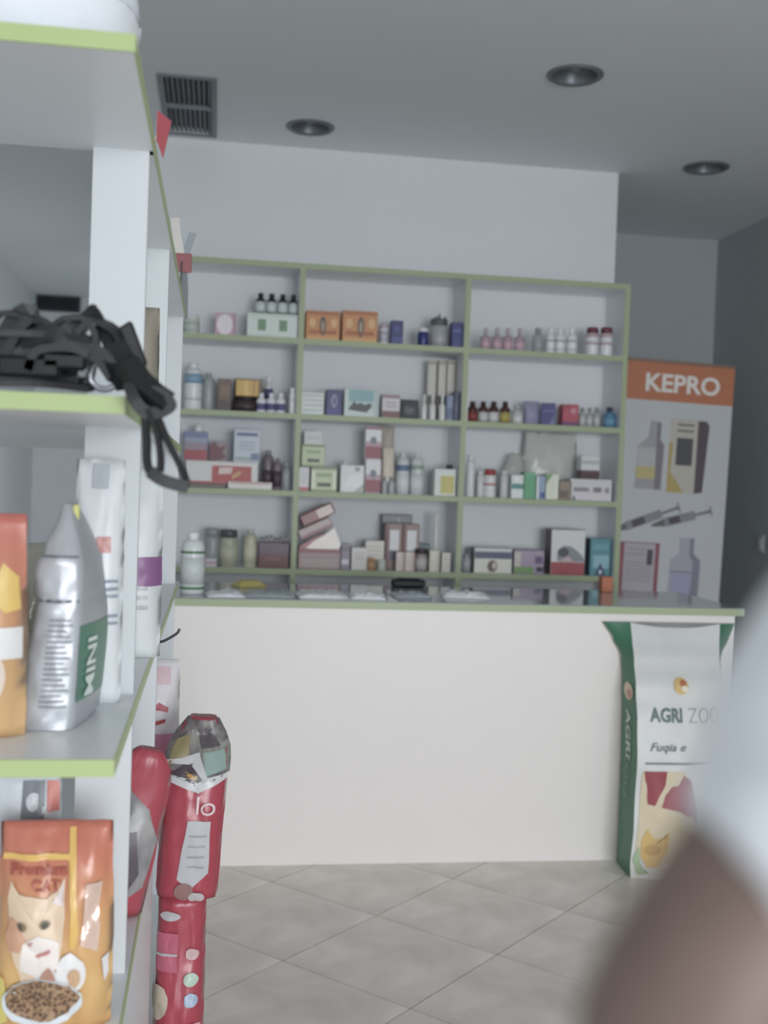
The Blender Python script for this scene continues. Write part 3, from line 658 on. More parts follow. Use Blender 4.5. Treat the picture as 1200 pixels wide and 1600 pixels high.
carton('upper white and wine red box of the stack of two', (_a[0] - 0.006, _a[1] - 0.002, 0.165, 5.662, _a[4] + _a[2]), 0.07, (228, 228, 232), [('rect', -0.98, 0.02, 0.98, 0.4, (150, 52, 74)), ('rect', -0.98, 0.4, 0.98, 0.55, (190, 150, 164)), ('disc', 0.0, 0.58, 0.4, 0.12, (110, 116, 136)), ('rect', -0.98, 0.92, 0.98, 0.99, (160, 84, 100))], group='white and wine red boxes')
t, s, w, h = pouch('cream knotted plastic bag beside the wine red boxes', (0.8385,0.9046,0.2346,5.66,1.413), 0.05, M((232, 214, 198), 0.35, bump=0.3), wr=0.005, seed=5.5, name='plastic_bag')
t, s, w, h = pouch('beige clear bag standing behind the cream knotted bag', (0.8397,0.9136,0.3497,5.75,1.413), 0.05, M((206, 194, 182), 0.35, alpha=0.8), wr=0.004, seed=6.5, name='plastic_bag')
bottle('left of two tiny grey vials before the cream bag', (0.8374,0.8671,0.0869,5.635,1.413), (196, 198, 200), (170, 172, 176), None, 'vial', group='tiny grey vials', body_alpha=0.9)
bottle('right of two tiny grey vials before the cream bag', (0.8704,0.9066,0.0882,5.635,1.413), (196, 198, 200), (170, 172, 176), None, 'vial', group='tiny grey vials', body_alpha=0.9)
bottle('left tall white bottle with blue band on third shelf', (0.9199,0.99,0.2157,5.69,1.413), (218, 222, 226), (216, 222, 220), (120, 136, 176), 'canister', group='tall white bottles on third shelf', band_range=(.56,.7), bands=((.04,.5,(232,236,238)),))
bottle('right tall white bottle with green grey band on third shelf', (0.9967,1.0671,0.2187,5.69,1.413), (218, 222, 220), (222, 226, 222), (166, 182, 168), 'canister', group='tall white bottles on third shelf', band_range=(.6,.7), bands=((.04,.5,(226,230,230)),))
t = carton('white canister box with yellow green label and black cap', (1.1133,1.2242,0.1379,5.66,1.413), 0.08, (224, 226, 222), [('rect', -0.45, 0.08, 0.85, 0.74, (196, 190, 76)), ('rect', 0.1, 0.12, 0.6, 0.7, (212, 186, 80))], name='canister', cat='canister')
lathe('black_cap', [(0, 0), (0.018, 0), (0.018, 0.022), (0, 0.024)], M((56, 60, 66), 0.4), t, 16, loc=(0.028, 0.04, (1.1133,1.2242,0.1379,5.66,1.413)[2]))
# ROW 3 right bay
bottle('tall thin white tube at left end of right bay, third shelf', (1.2836,1.3276,0.2156,5.66,1.413), (232, 232, 234), (232, 232, 234), None, 'tube')
bottle('shorter white tube beside the red capped bottle', (1.3441,1.3815,0.1352,5.68,1.413), (220, 220, 220), (224, 224, 224), None, 'tube')
bottle('white bottle with red cap and red stripe on third shelf', (1.3799,1.4445,0.1469,5.66,1.413), (234, 232, 232), (176, 62, 64), (206, 140, 140), 'jar', band_range=(.42,.5))
bottle('slim white bottle right of the red capped bottle', (1.4652,1.5061,0.143,5.66,1.413), (216, 216, 214), (220, 220, 218), None, 'tube')
carton('white box with teal stripe beside the green box', (1.5203,1.5854,0.1222,5.66,1.413), 0.07, (228, 232, 230), [('rect', -0.98, 0.4, 0.98, 0.62, (84, 150, 146)), ('disc', -0.1, 0.8, 0.5, 0.12, (244, 244, 244))])
carton('plain green box on third shelf, right bay', (1.5886,1.6505,0.138,5.66,1.413), 0.07, (92, 174, 124), [('rect', -0.98, 0.86, 0.98, 0.98, (110, 186, 140))])
carton('pale blue box with white edge and navy foot', (1.6544,1.7027,0.1201,5.66,1.413), 0.07, (150, 176, 204), [('rect', -0.98, 0.0, -0.5, 0.98, (238, 240, 240)), ('rect', -0.1, 0.05, 0.95, 0.3, (72, 90, 160))])
carton('cream white box with green corner beside the pale blue box', (1.706,1.7751,0.1324,5.66,1.413), 0.07, (232, 232, 212), [('poly', [(-0.98, 0.98), (-0.98, 0.6), (0.0, 0.98)], (120, 170, 110)), ('rect', 0.3, 0.1, 0.8, 0.9, (240, 240, 228))])
t = carton('small brown box with dark blue lid on third shelf', (1.7794,1.8454,0.0982,5.66,1.413), 0.06, (160, 138, 120), [('rect', -0.9, 0.1, 0.5, 0.5, (120, 100, 88))], lid=(92, 96, 116))
_q = (1.8383,2.0656,0.1132,5.66,1.413)
carton('wide white carton with grey lettering and sloped side', _q, 0.09, (218, 214, 218), [('rect', -0.85, 0.42, -0.1, 0.6, (150, 140, 148)), ('rect', 0.1, 0.4, 0.5, 0.62, (140, 128, 138)), ('disc', 0.76, 0.5, 0.12, 0.14, (160, 150, 156)), ('poly', [(-0.9, 0.02), (-0.74, 0.02), (-0.82, 0.26)], (84, 88, 88))])
_qz = _q[4] + _q[2]; _qx = (1.9461,1.5564)
carton('dark maroon box on top of the wide white carton', (_qx[0] - 0.052, _qx[0] + 0.05, 0.045, 5.665, _qz), 0.08, (82, 50, 58), [('rect', -0.9, 0.7, 0.9, 0.9, (104, 70, 78))])
carton('white box with grey stripe on the dark maroon box', (_qx[0] - 0.05, _qx[0] + 0.052, 0.075, 5.672, _qz + 0.045), 0.07, (222, 224, 222), [('rect', -0.98, 0.45, 0.98, 0.7, (180, 190, 194))])
t, s, w, h = pouch('large clear plastic bag of white stuff leaning at the back', (1.6202,1.9283,0.3562,5.8,1.413), 0.09, M((226, 226, 220), 0.25, alpha=0.7, bump=0.3), wr=0.008, seed=8.2, name='plastic_bag')
t, s, w, h = pouch('smaller clear bag drooping left of the large clear bag', (1.4858,1.653,0.2379,5.76,1.413), 0.05, M((206, 206, 200), 0.25, alpha=0.6, bump=0.3), wr=0.006, seed=9.2, name='plastic_bag', taper=0.75)
# ROW 4 left bay
bottle('clear jar with grey lid behind the green banded bottle', (-0.0429,0.0333,0.1887,5.68,1.02), (178, 182, 186), (156, 160, 164), None, 'jar', 'glass_jar', 'jar', body_alpha=0.7)
carton('tiny white box with pink stripe at left of bottom shelf', (-0.0371,0.0165,0.0406,5.635,1.02), 0.035, (214, 208, 212), [('rect', -0.98, 0.35, 0.98, 0.6, (206, 130, 156))])
bottle('round jar of pale powder with a dark lid', (0.0301,0.1223,0.1856,5.66,1.02), (186, 184, 164), (92, 94, 98), (198, 196, 172), 'jar', 'glass_jar', 'jar', band_range=(.06,.6))
bottle('cream coloured tall jar with clear top beside the dark lidded jar', (0.151,0.2181,0.1887,5.66,1.02), (204, 200, 172), (196, 196, 188), (222, 218, 188), 'canister', 'glass_jar', 'jar', band_range=(.1,.6))
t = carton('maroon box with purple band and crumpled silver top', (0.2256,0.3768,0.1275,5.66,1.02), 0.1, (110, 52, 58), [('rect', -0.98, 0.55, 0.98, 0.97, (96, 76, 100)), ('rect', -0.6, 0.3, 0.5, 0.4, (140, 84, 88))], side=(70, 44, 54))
bm = bmesh.new()
for k in range(6): add_ribbon(bm, [(-0.07 + 0.024 * k, 0.02, (0.2256,0.3768,0.1275,5.66,1.02)[2] + 0.001), (-0.06 + 0.024 * k, 0.035, (0.2256,0.3768,0.1275,5.66,1.02)[2] + 0.02 + 0.006 * (k % 3)), (-0.045 + 0.024 * k, 0.05, (0.2256,0.3768,0.1275,5.66,1.02)[2] + 0.003)], 0.03, 0.001)
obj('silver_foil', bm, M((214, 214, 216), 0.25, 0.6), t)
# ROW 4 middle bay
_k = (0.4259,0.6408,0.1013,5.66,1.02)
carton('dusty pink box at the bottom of the tilted packets', _k, 0.1, (176, 146, 148), [('rect', -0.98, 0.8, 0.98, 0.98, (150, 84, 92)), ('rect', -0.9, 0.1, 0.9, 0.5, (184, 164, 162))])
_kz = _k[4] + _k[2]; _km = (_k[0] + _k[1]) / 2
t = thing('snack_packet', 'bright white wedge shaped packet lying on the dusty pink box', 'packet', (_km, 5.67, _kz))
bm = bmesh.new()
P = [(-0.1, 0), (0.1, 0), (0.108, 0.025), (0.072, 0.11), (0.035, 0.082), (-0.1, 0.012)]
f = [bm.verts.new((x, 0, z)) for x, z in P]; b = [bm.verts.new((x * 0.97, 0.08, z * 0.95)) for x, z in P]
bm.faces.new(f); bm.faces.new(b[::-1])
for i in range(6): bm.faces.new((f[i], f[(i + 1) % 6], b[(i + 1) % 6], b[i]))
obj('packet_body', bm, M((240, 226, 218), 0.3, bump=0.2), t)
ink('print_panel', lambda u, v: Vector((u * 0.1, 0, v * 0.1)), [(-1, 0.0), (-0.72, 0.0), (-0.3, 0.4), (0.3, 0.75), (0.28, 0.8), (-0.4, 0.52), (-1, 0.12)], M((186, 120, 124), 0.4), t)
t = thing('snack_packet', 'grey pink packet leaning on the bright white wedge packet', 'packet', (_km - 0.012, 5.68, _kz + 0.078))
t.rotation_euler = (0, -0.45, 0)
box('packet_body', -0.09, 0.09, 0, 0.08, 0, 0.055, M((186, 164, 162), 0.35, bump=0.3), t, 0.006)
ink('print_panel', flat_face(0.18, 0.055, 0.0), rect_pts(-0.9, 0.1, 0.9, 0.35), M((150, 84, 92), 0.35), t)
t = thing('snack_packet', 'topmost reddish packet of the tilted packet pile', 'packet', (_km - 0.002, 5.68, _kz + 0.147))
t.rotation_euler = (0, -0.45, 0)
box('packet_body', -0.09, 0.09, 0, 0.08, 0, 0.06, M((150, 86, 92), 0.35, bump=0.3), t, 0.006)
ink('print_panel', flat_face(0.18, 0.06, 0.0), rect_pts(0.0, 0.1, 0.9, 0.9), M((224, 200, 190), 0.35), t)
carton('small grey violet box beside the dusty pink box', (0.6437,0.6895,0.131,5.66,1.02), 0.06, (150, 140, 156), [('rect', -0.9, 0.2, 0.7, 0.4, (220, 220, 224)), ('rect', -0.9, 0.7, 0.9, 0.9, (120, 112, 130))])
carton('left low white carton on bottom shelf, middle bay', (0.6965,0.7788,0.1133,5.66,1.02), 0.08, (222, 216, 212), [('lines', -0.6, 0.5, 0.6, 0.75, 3, (190, 184, 184))], group='white cartons in the middle bay')
carton('taller white carton behind the small orange vial', (0.7736,0.8701,0.1493,5.7,1.02), 0.08, (222, 216, 208), [('lines', -0.8, 0.35, 0.8, 0.8, 4, (196, 188, 184))], group='white cartons in the middle bay')
bottle('small orange vial in front of the taller white carton', (0.7789,0.8183,0.0647,5.63,1.02), (196, 140, 96), (206, 150, 110), (206, 160, 116), 'jar')
bottle('tiny pale jar right of the small orange vial', (0.8298,0.876,0.0555,5.64,1.02), (206, 210, 200), (222, 222, 216), None, 'jar')
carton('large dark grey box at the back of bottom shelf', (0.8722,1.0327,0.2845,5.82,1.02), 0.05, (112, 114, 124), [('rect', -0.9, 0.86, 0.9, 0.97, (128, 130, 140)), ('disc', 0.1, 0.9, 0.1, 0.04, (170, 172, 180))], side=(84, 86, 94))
carton('left tall brown carton with white and navy front', (0.8783,0.9655,0.2405,5.72,1.02), 0.07, (150, 120, 112), [('rect', -0.5, 0.42, 0.62, 0.86, (224, 222, 224)), ('rect', -0.5, 0.2, 0.62, 0.42, (76, 78, 104)), ('rect', -0.98, 0.02, -0.6, 0.98, (116, 66, 72))], group='tall brown and white cartons')
carton('right tall brown carton with white and navy front', (0.9689,1.0566,0.2399,5.72,1.02), 0.07, (150, 120, 112), [('rect', -0.5, 0.42, 0.62, 0.86, (224, 222, 224)), ('rect', -0.5, 0.2, 0.62, 0.42, (76, 78, 104)), ('rect', -0.98, 0.02, -0.6, 0.98, (116, 66, 72))], group='tall brown and white cartons')
carton('left small cream pink carton in front of tall brown cartons', (0.9266,0.9698,0.0966,5.65,1.02), 0.05, (222, 206, 200), [('rect', 0.4, 0.02, 0.95, 0.98, (196, 160, 160)), ('lines', -0.7, 0.3, 0.2, 0.7, 3, (196, 184, 178))], group='small cream pink cartons')
carton('right small cream pink carton in front of tall brown cartons', (0.9731,1.0231,0.0979,5.65,1.02), 0.05, (222, 206, 200), [('rect', 0.4, 0.02, 0.95, 0.98, (196, 160, 160)), ('lines', -0.7, 0.3, 0.2, 0.7, 3, (196, 184, 178))], group='small cream pink cartons')
bottle('squat jar with dark brown cap and pale label', (1.0295,1.093,0.116,5.65,1.02), (160, 148, 146), (76, 58, 62), (206, 198, 198), 'jar', band_range=(.1,.6))
carton('dark teal grey box behind the dark capped jar', (1.052,1.1199,0.1376,5.74,1.02), 0.06, (92, 104, 112), [('rect', -0.9, 0.7, 0.9, 0.9, (80, 110, 118))])
carton('left small cream carton under the thin white stick', (1.0998,1.1534,0.1111,5.65,1.02), 0.05, (220, 214, 196), [('rect', 0.5, 0.02, 0.95, 0.98, (190, 190, 160))], group='small cream cartons')
carton('right small cream carton by the second upright, bottom shelf', (1.1638,1.2109,0.0995,5.65,1.02), 0.05, (214, 206, 196), [('lines', -0.6, 0.3, 0.6, 0.7, 2, (180, 172, 164))], group='small cream cartons')
t = thing('thin_rod', 'thin white upright rod standing behind the cream cartons', 'rod', (1.1418,5.72,1.127)); t.location.z = 1.02 + LIFT
lathe('shaft', [(0, 0), (0.012, 0), (0.012, 0.3), (0.006, 0.305), (0, 0.306)], M((232, 230, 228), 0.4), t, 12)
lathe('foot', [(0, 0), (0.02, 0), (0.02, 0.012), (0.012, 0.016), (0, 0.016)], M((206, 204, 200), 0.4), t, 12)
# ROW 4 right bay
bottle('small grey bottle at left end of bottom shelf, right bay', (1.2801,1.3242,0.1284,5.66,1.02), (150, 152, 156), (116, 118, 124), (186, 186, 190), 'vial')
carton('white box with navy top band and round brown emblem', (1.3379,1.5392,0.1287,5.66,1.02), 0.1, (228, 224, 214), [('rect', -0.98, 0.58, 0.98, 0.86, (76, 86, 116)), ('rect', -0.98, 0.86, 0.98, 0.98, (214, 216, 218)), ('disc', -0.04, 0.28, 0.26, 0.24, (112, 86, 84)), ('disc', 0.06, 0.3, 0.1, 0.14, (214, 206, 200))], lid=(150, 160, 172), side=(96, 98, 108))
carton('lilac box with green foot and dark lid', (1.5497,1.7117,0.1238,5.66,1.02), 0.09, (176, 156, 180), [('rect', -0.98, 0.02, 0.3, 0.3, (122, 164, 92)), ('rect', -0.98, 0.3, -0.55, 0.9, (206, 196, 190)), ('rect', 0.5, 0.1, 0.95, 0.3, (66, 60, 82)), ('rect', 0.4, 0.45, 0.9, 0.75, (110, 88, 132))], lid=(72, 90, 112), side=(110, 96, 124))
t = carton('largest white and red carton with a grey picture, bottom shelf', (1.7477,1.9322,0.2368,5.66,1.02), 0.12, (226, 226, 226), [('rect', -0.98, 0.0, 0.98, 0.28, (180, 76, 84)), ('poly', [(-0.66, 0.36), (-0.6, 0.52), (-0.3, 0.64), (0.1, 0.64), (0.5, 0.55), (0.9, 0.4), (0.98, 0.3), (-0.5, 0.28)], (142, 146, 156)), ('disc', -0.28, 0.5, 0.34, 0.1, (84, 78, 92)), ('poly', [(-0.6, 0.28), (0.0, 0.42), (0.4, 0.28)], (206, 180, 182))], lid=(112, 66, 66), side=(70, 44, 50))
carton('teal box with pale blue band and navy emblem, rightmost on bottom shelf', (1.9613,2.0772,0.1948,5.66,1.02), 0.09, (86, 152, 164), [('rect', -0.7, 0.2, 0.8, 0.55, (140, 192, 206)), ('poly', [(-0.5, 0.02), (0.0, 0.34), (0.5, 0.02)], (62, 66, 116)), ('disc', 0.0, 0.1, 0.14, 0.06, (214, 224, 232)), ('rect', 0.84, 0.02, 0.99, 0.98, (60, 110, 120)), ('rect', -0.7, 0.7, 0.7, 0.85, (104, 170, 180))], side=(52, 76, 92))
# ================================================================ ON THE COUNTER
bottle('big white bottle with two green bands standing on the counter', (-0.1232,-0.0317,0.2373,4.33,1.046), (226, 230, 230), (232, 236, 236), None, 'canister', 'spray_bottle', band_range=None, dz=0.0,
       bands=((.08, .12, (92, 140, 98)), (.66, .70, (92, 140, 98)), (.16, .6, (214, 220, 220)))).location.z = CTOP
def flat_packet(label, cx, cy, w, d, rz, mat, hgt=0.012, seed=0.0, cat='packet', name='plastic_packet', amp=0.012):
    t = thing(name, label, cat, (cx, cy, CTOP), rz)
    n = 14; bm = bmesh.new(); top = []; bot = []
    for j in range(n + 1):
        for i in range(n + 1):
            u, v = i / n * 2 - 1, j / n * 2 - 1
            e = max(0, (1 - u ** 4) * (1 - v ** 4))
            nz = abs(noise.noise(Vector((u * 2.6 + seed, v * 2.6, seed)))) + 0.5 * abs(noise.noise(Vector((u * 6 + seed, v * 6, seed))))
            x, y = u * w / 2 * (1 + 0.06 * noise.noise(Vector((v * 2, seed, 1)))), v * d / 2
            top.append(bm.verts.new((x, y, 0.002 + hgt * e + amp * nz * e ** 0.5))); bot.append(bm.verts.new((x, y, 0.0)))
    for j in range(n):
        for i in range(n):
            k = j * (n + 1) + i
            bm.faces.new((top[k], top[k + 1], top[k + n + 2], top[k + n + 1])); bm.faces.new((bot[k], bot[k + n + 1], bot[k + n + 2], bot[k + 1]))
    rim = [i for i in range(n + 1)] + [j * (n + 1) + n for j in range(1, n + 1)] + [n * (n + 1) + i for i in range(n - 1, -1, -1)] + [j * (n + 1) for j in range(n - 1, 0, -1)]
    for a, b in zip(rim, rim[1:] + rim[:1]): bm.faces.new((top[a], bot[a], bot[b], top[b]))
    obj('wrapper', bm, mat, t, True)
    return t
FOIL = M((244, 246, 250), 0.3, 0.0, bump=0.4, scale=60); CLEAR = M((176, 184, 192), 0.15, bump=0.4, scale=50); DARKP = M((120, 126, 136), 0.25, bump=0.3)
_f = [((0.0495,4.2062,1.02), 0.145, 0.14, 0.06, FOIL, 'bright foil packet flat on the counter, nearest the green banded bottle'),
      ((0.2192,4.3782,1.02), 0.20, 0.20, -0.05, CLEAR, 'clear grey plastic packet under the yellow wrapper on the counter'),
      ((0.424,4.3703,1.02), 0.20, 0.18, 0.06, FOIL, 'bright foil packet with curled right end, middle of the counter'),
      ((0.6041,4.3335,1.02), 0.14, 0.12, -0.1, FOIL, 'small bright foil packet before the black device'),
      ((0.7882,4.4412,1.02), 0.15, 0.15, 0.05, CLEAR, 'clear grey packet in front of the black device on the counter'),
      ((1.0227,4.4618,1.02), 0.20, 0.14, -0.12, FOIL, 'brightest crumpled foil packet, rightmost on the counter')]
for k, (p, w, d, rz, m, lab) in enumerate(_f):
    flat_packet(lab, p[0], max(p[1], CY + 0.02 + d / 2), w, d, rz, m, 0.008, 3.1 * k + 1, amp=0.024 if m is FOIL else 0.016)
_p = (0.1522,4.8148,1.02)
flat_packet('crumpled yellow wrapper on the counter below the dark lidded jar', _p[0], _p[1] - 0.1, 0.13, 0.09, 0.4, M((206, 186, 96), 0.35, bump=0.3), 0.02, 9.0, 'wrapper', 'yellow_wrapper')
_p = (0.8484,4.887,1.02)
t = thing('black_device', 'small black oblong device lying on the back of the counter', 'device', (_p[0], _p[1] - 0.06, CTOP), 0.02)
box('device_body', -0.074, 0.074, -0.025, 0.025, 0, 0.034, BLACK, t, 0.008)
box('grip', -0.05, 0.05, -0.018, 0.018, 0.033, 0.039, M((44, 46, 54), 0.6), t, 0.003)
_p = (1.7502,4.8,1.0192)
t = thing('orange_box', 'small orange box at the back of the counter by the last upright', 'box', (_p[0], 4.8, CTOP))
box('box_body', -0.026, 0.026, 0, 0.05, 0, 0.066, M((200, 112, 66), 0.45), t, 0.002)
box('lid_flap', -0.025, 0.025, 0.001, 0.049, 0.066, 0.068, M((190, 104, 60), 0.45), t)

# ================================================================ PRODUCT BANNER
BW, BH = 0.655, 2.21
ban = thing('banner_stand', 'tall white advertising banner with orange header standing behind the counter', 'banner', (2.595, 6.2, 0))
ban.rotation_euler = (0, math.radians(1.6), 0)
ban.location.z = 0.0135
box('panel', -BW / 2, BW / 2, 0, 0.004, 0.03, BH, M((206, 208, 212), 0.45, var=0.02), ban)
box('base', -BW / 2 - 0.01, BW / 2 + 0.01, -0.06, 0.09, 0.0, 0.05, M((150, 152, 156), 0.4, 0.6), ban, 0.01)
box('top_rail', -BW / 2, BW / 2, -0.006, 0.01, BH - 0.006, BH + 0.012, M((150, 120, 104), 0.4, 0.3), ban)
bm = bmesh.new(); add_tube(bm, [(0, 0.03, 0.05), (0, 0.02, BH)], 0.009, 10); obj('pole', bm, M((140, 142, 146), 0.4, 0.7), ban)
bf = flat_face(BW, BH, 0.0)
def bq(x, z): return (x / (BW / 2), z / BH)     # metres on the panel to print coordinates
def bpoly(name, pts, col, off=0.0008): return ink(name, bf, [bq(*p) for p in pts], M(col, 0.45), ban, off)
def brect(name, x0, z0, x1, z1, col, off=0.0008): return bpoly(name, [(x0, z0), (x1, z0), (x1, z1), (x0, z1)], col, off)
brect('header', -BW / 2, 1.985, BW / 2, BH - 0.001, (206, 122, 78))
lettering('lettering', bf, 'KEPRO', *bq(0.015, 2.09), 0.108 / BH, (BW / 2) / BH, M((244, 238, 232), 0.45), ban, 0.028, 0.0016, width=0.455 / (BW / 2))
# printed bottle, upper left
bpoly('bottle_picture', [(-0.24, 1.47), (-0.08, 1.47), (-0.075, 1.73), (-0.10, 1.76), (-0.10, 1.86), (-0.165, 1.87), (-0.175, 1.77), (-0.235, 1.72)], (176, 172, 178))
brect('picture_band', -0.235, 1.53, -0.08, 1.60, (206, 190, 120), 0.00156); brect('picture_band', -0.235, 1.60, -0.08, 1.71, (196, 196, 196), 0.00168)
bpoly('picture_shade', [(-0.12, 1.47), (-0.08, 1.47), (-0.075, 1.73), (-0.10, 1.76), (-0.10, 1.86), (-0.125, 1.86)], (140, 134, 142), 0.00180)
# printed upright carton, upper right
brect('box_picture', -0.045, 1.46, 0.125, 1.89, (204, 198, 186)); bpoly('picture_shade', [(0.125, 1.46), (0.175, 1.47), (0.195, 1.86), (0.175, 1.885), (0.125, 1.885)], (98, 86, 94), 0.00204)
bpoly('picture_band', [(-0.045, 1.46), (0.06, 1.46), (-0.03, 1.58), (-0.02, 1.75), (-0.045, 1.75)], (196, 172, 92), 0.00216)
brect('picture_label', 0.0, 1.62, 0.10, 1.78, (92, 90, 96), 0.00228); brect('picture_line', 0.0, 1.85, 0.10, 1.862, (120, 116, 116), 0.00240)
brect('picture_line', 0.0, 1.815, 0.10, 1.827, (120, 116, 116), 0.00252); bpoly('picture_mark', disc_pts(-0.005, 1.51, 0.024, 0.03), (120, 102, 62), 0.00120)
# printed syringes across the middle
for ox, oz, k in ((-0.33, 1.225, 1.0), (-0.10, 1.265, 0.96)):
    d = (0.37 * k, 0.15 * k) if ox < -0.2 else (0.34, 0.10)
    L = math.hypot(*d); ux, uz = d[0] / L, d[1] / L; nx, nz = -uz, ux
    def seg(a, b, r0, r1): return [(ox + ux * a - nx * r0, oz + uz * a - nz * r0), (ox + ux * b - nx * r1, oz + uz * b - nz * r1), (ox + ux * b + nx * r1, oz + uz * b + nz * r1), (ox + ux * a + nx * r0, oz + uz * a + nz * r0)]
    bpoly('syringe_picture', seg(0.06, L * 0.72, 0.026, 0.026), (150, 148, 156)); bpoly('picture_band', seg(L * 0.25, L * 0.45, 0.02, 0.02), (92, 86, 96), 0.00144)
    bpoly('picture_needle', seg(-0.02, 0.06, 0.006, 0.022), (110, 108, 112), 0.00156); bpoly('picture_plunger', seg(L * 0.72, L * 1.0, 0.008, 0.010), (136, 134, 140)); bpoly('picture_flange', seg(L * 0.99, L * 1.01, 0.03, 0.03), (120, 118, 124))
# printed carton with a red border, lower left
brect('box_picture', -0.30, 0.84, -0.06, 1.16, (156, 84, 100)); brect('picture_panel', -0.275, 0.875, -0.085, 1.155, (190, 182, 190), 0.00204)
for z in (1.12, 1.09, 1.04, 1.02, 1.00, 0.98, 0.96, 0.94): brect('picture_line', -0.26, z - 0.003, -0.15 if z > 1.03 else -0.105, z + 0.003, (156, 150, 158), 0.00216)
brect('picture_label', -0.135, 1.03, -0.10, 1.12, (88, 80, 92), 0.00228)
# printed bottle, lower right
bpoly('bottle_picture', [(0.0, 0.80), (0.19, 0.80), (0.195, 1.07), (0.15, 1.11), (0.15, 1.20), (0.06, 1.20), (0.06, 1.11), (0.01, 1.07)], (182, 180, 196))
bpoly('picture_shade', [(0.14, 0.80), (0.19, 0.80), (0.195, 1.07), (0.15, 1.11), (0.15, 1.20), (0.125, 1.20), (0.125, 1.1), (0.15, 1.06)], (146, 142, 162), 0.00252)
brect('picture_label', 0.02, 0.84, 0.14, 0.985, (172, 172, 206), 0.00120); brect('picture_line', 0.01, 0.995, 0.185, 1.003, (130, 128, 146), 0.00132)

# ================================================================ FEED SACK AGAINST THE COUNTER
sack = thing('feed_sack', 'white woven feed sack with green sides standing against the counter front', 'sack', (1.80, 4.06, 0))
# rows: z, half width of the front face, front y, left/right flare of the gusset at the back (local, y 0 = 4.06)
ROWS = [(0.0, -0.192, 0.20, -0.03), (0.06, -0.205, 0.205, -0.05), (0.2, -0.198, 0.20, -0.055), (0.42, -0.191, 0.19, -0.045), (0.6, -0.19, 0.185, -0.03), (0.72, -0.188, 0.178, 0.0), (0.82, -0.180, 0.172, 0.055), (0.90, -0.172, 0.19, 0.105), (0.955, -0.170, 0.20, 0.130)]
BACKX = [(-0.18, 0.20), (-0.178, 0.21), (-0.178, 0.21), (-0.179, 0.20), (-0.182, 0.20), (-0.186, 0.20), (-0.195, 0.22), (-0.235, 0.255), (-0.278, 0.275)]
BACKY = 0.155
def rowat(v):
    z = v * 0.955
    for i in range(len(ROWS) - 1):
        if z <= ROWS[i + 1][0] + 1e-9:
            t = (z - ROWS[i][0]) / (ROWS[i + 1][0] - ROWS[i][0]); t2 = t * t * (3 - 2 * t)
            a = [ROWS[i][k] + (ROWS[i + 1][k] - ROWS[i][k]) * t2 for k in range(4)]
            b = [BACKX[i][k] + (BACKX[i + 1][k] - BACKX[i][k]) * t2 for k in range(2)]
            return z, a[1], a[2], a[3], b[0], b[1]
    return z, *ROWS[-1][1:], *BACKX[-1]
def sack_front(u, v):
    z, l, r, y, bl, br = rowat(max(0, min(1, v)))
    x = l + (r - l) * (u + 1) / 2
    fold = 0.010 * math.sin(u * 7 + 2.2 * v) * max(0, v - 0.55) + 0.012 * noise.noise(Vector((u * 2.2, v * 5, 3)))
    belly = 0.03 * (1 - u * u) * (1 - v) ** 0.6
    sag = -0.018 * (1 - u * u) * max(0.0, (v - 0.9) / 0.1)
    return Vector((x, y - belly + fold, z + sag))
def side_fn(left):
    def s(u, v):
        z, l, r, y, bl, br = rowat(max(0, min(1, v)))
        a = Vector((l if left else r, y, z)); b = Vector((bl if left else br, BACKY, z))
        t = (u + 1) / 2
        f = sack_front(-1 if left else 1, v)
        p = f.lerp(b, t) if left else f.lerp(b, t)
        p.x += (1 if left else -1) * -0.004 * math.sin(t * PI)
        return p
    return s
def grid_obj(name, s, nu, nv, mat, parent, flip=False):
    bm = bmesh.new(); g = [[bm.verts.new(s(-1 + 2 * i / nu, j / nv)) for i in range(nu + 1)] for j in range(nv + 1)]
    for j in range(nv):
        for i in range(nu):
            f = (g[j][i], g[j][i + 1], g[j + 1][i + 1], g[j + 1][i]); bm.faces.new(f[::-1] if flip else f)
    return obj(name, bm, mat, parent, True)
SW = M((224, 224, 222), 0.45, bump=0.12, scale=140)
SG = M((58, 122, 92), 0.45, bump=0.12, scale=140)
grid_obj('front_face', sack_front, 24, 36, SW, sack)
grid_obj('green_gusset', side_fn(True), 6, 36, SG, sack); grid_obj('green_gusset', side_fn(False), 6, 36, SG, sack)
def sack_back(u, v):
    z, l, r, y, bl, br = rowat(max(0, min(1, v)))
    return Vector((bl + (br - bl) * (u + 1) / 2, BACKY + 0.002, z))
grid_obj('back_face', sack_back, 8, 24, SW, sack)
grid_obj('sack_mouth', lambda u, v: sack_front(u, 1.0).lerp(sack_back(u, 1.0), v), 12, 3, M((170, 170, 168), 0.6), sack)
grid_obj('sack_bottom', lambda u, v: sack_front(u, 0.0).lerp(sack_back(u, 0.0), v), 8, 3, SW, sack)
RT = 0.19 / 0.955
GT = M((96, 122, 114), 0.5); GT2 = M((150, 166, 160), 0.5)
lettering('lettering', sack_front, 'AGRI', -0.42, 0.655, 0.056, RT, GT, sack, 0.035, 0.004, width=0.66)
lettering('lettering', sack_front, 'ZOO', 0.40, 0.655, 0.056, RT, GT2, sack, -0.012, 0.004, width=0.70)
lettering('lettering', sack_front, 'Fuqia e', -0.38, 0.525, 0.042, RT, GT, sack, 0.012, 0.004, width=0.74, shear=0.35)
ink('print_line', sack_front, rect_pts(-0.85, 0.462, 0.8, 0.470), M((120, 140, 132), 0.5), sack, 0.003, 4, 6)
ink('sun_emblem', sack_front, disc_pts(-0.05, 0.765, 0.16, 0.032), M((226, 190, 110), 0.5), sack, 0.003, 3)
ink('sun_emblem', sack_front, disc_pts(0.0, 0.775, 0.07, 0.013), M((196, 110, 70), 0.5), sack, 0.0045, 2)
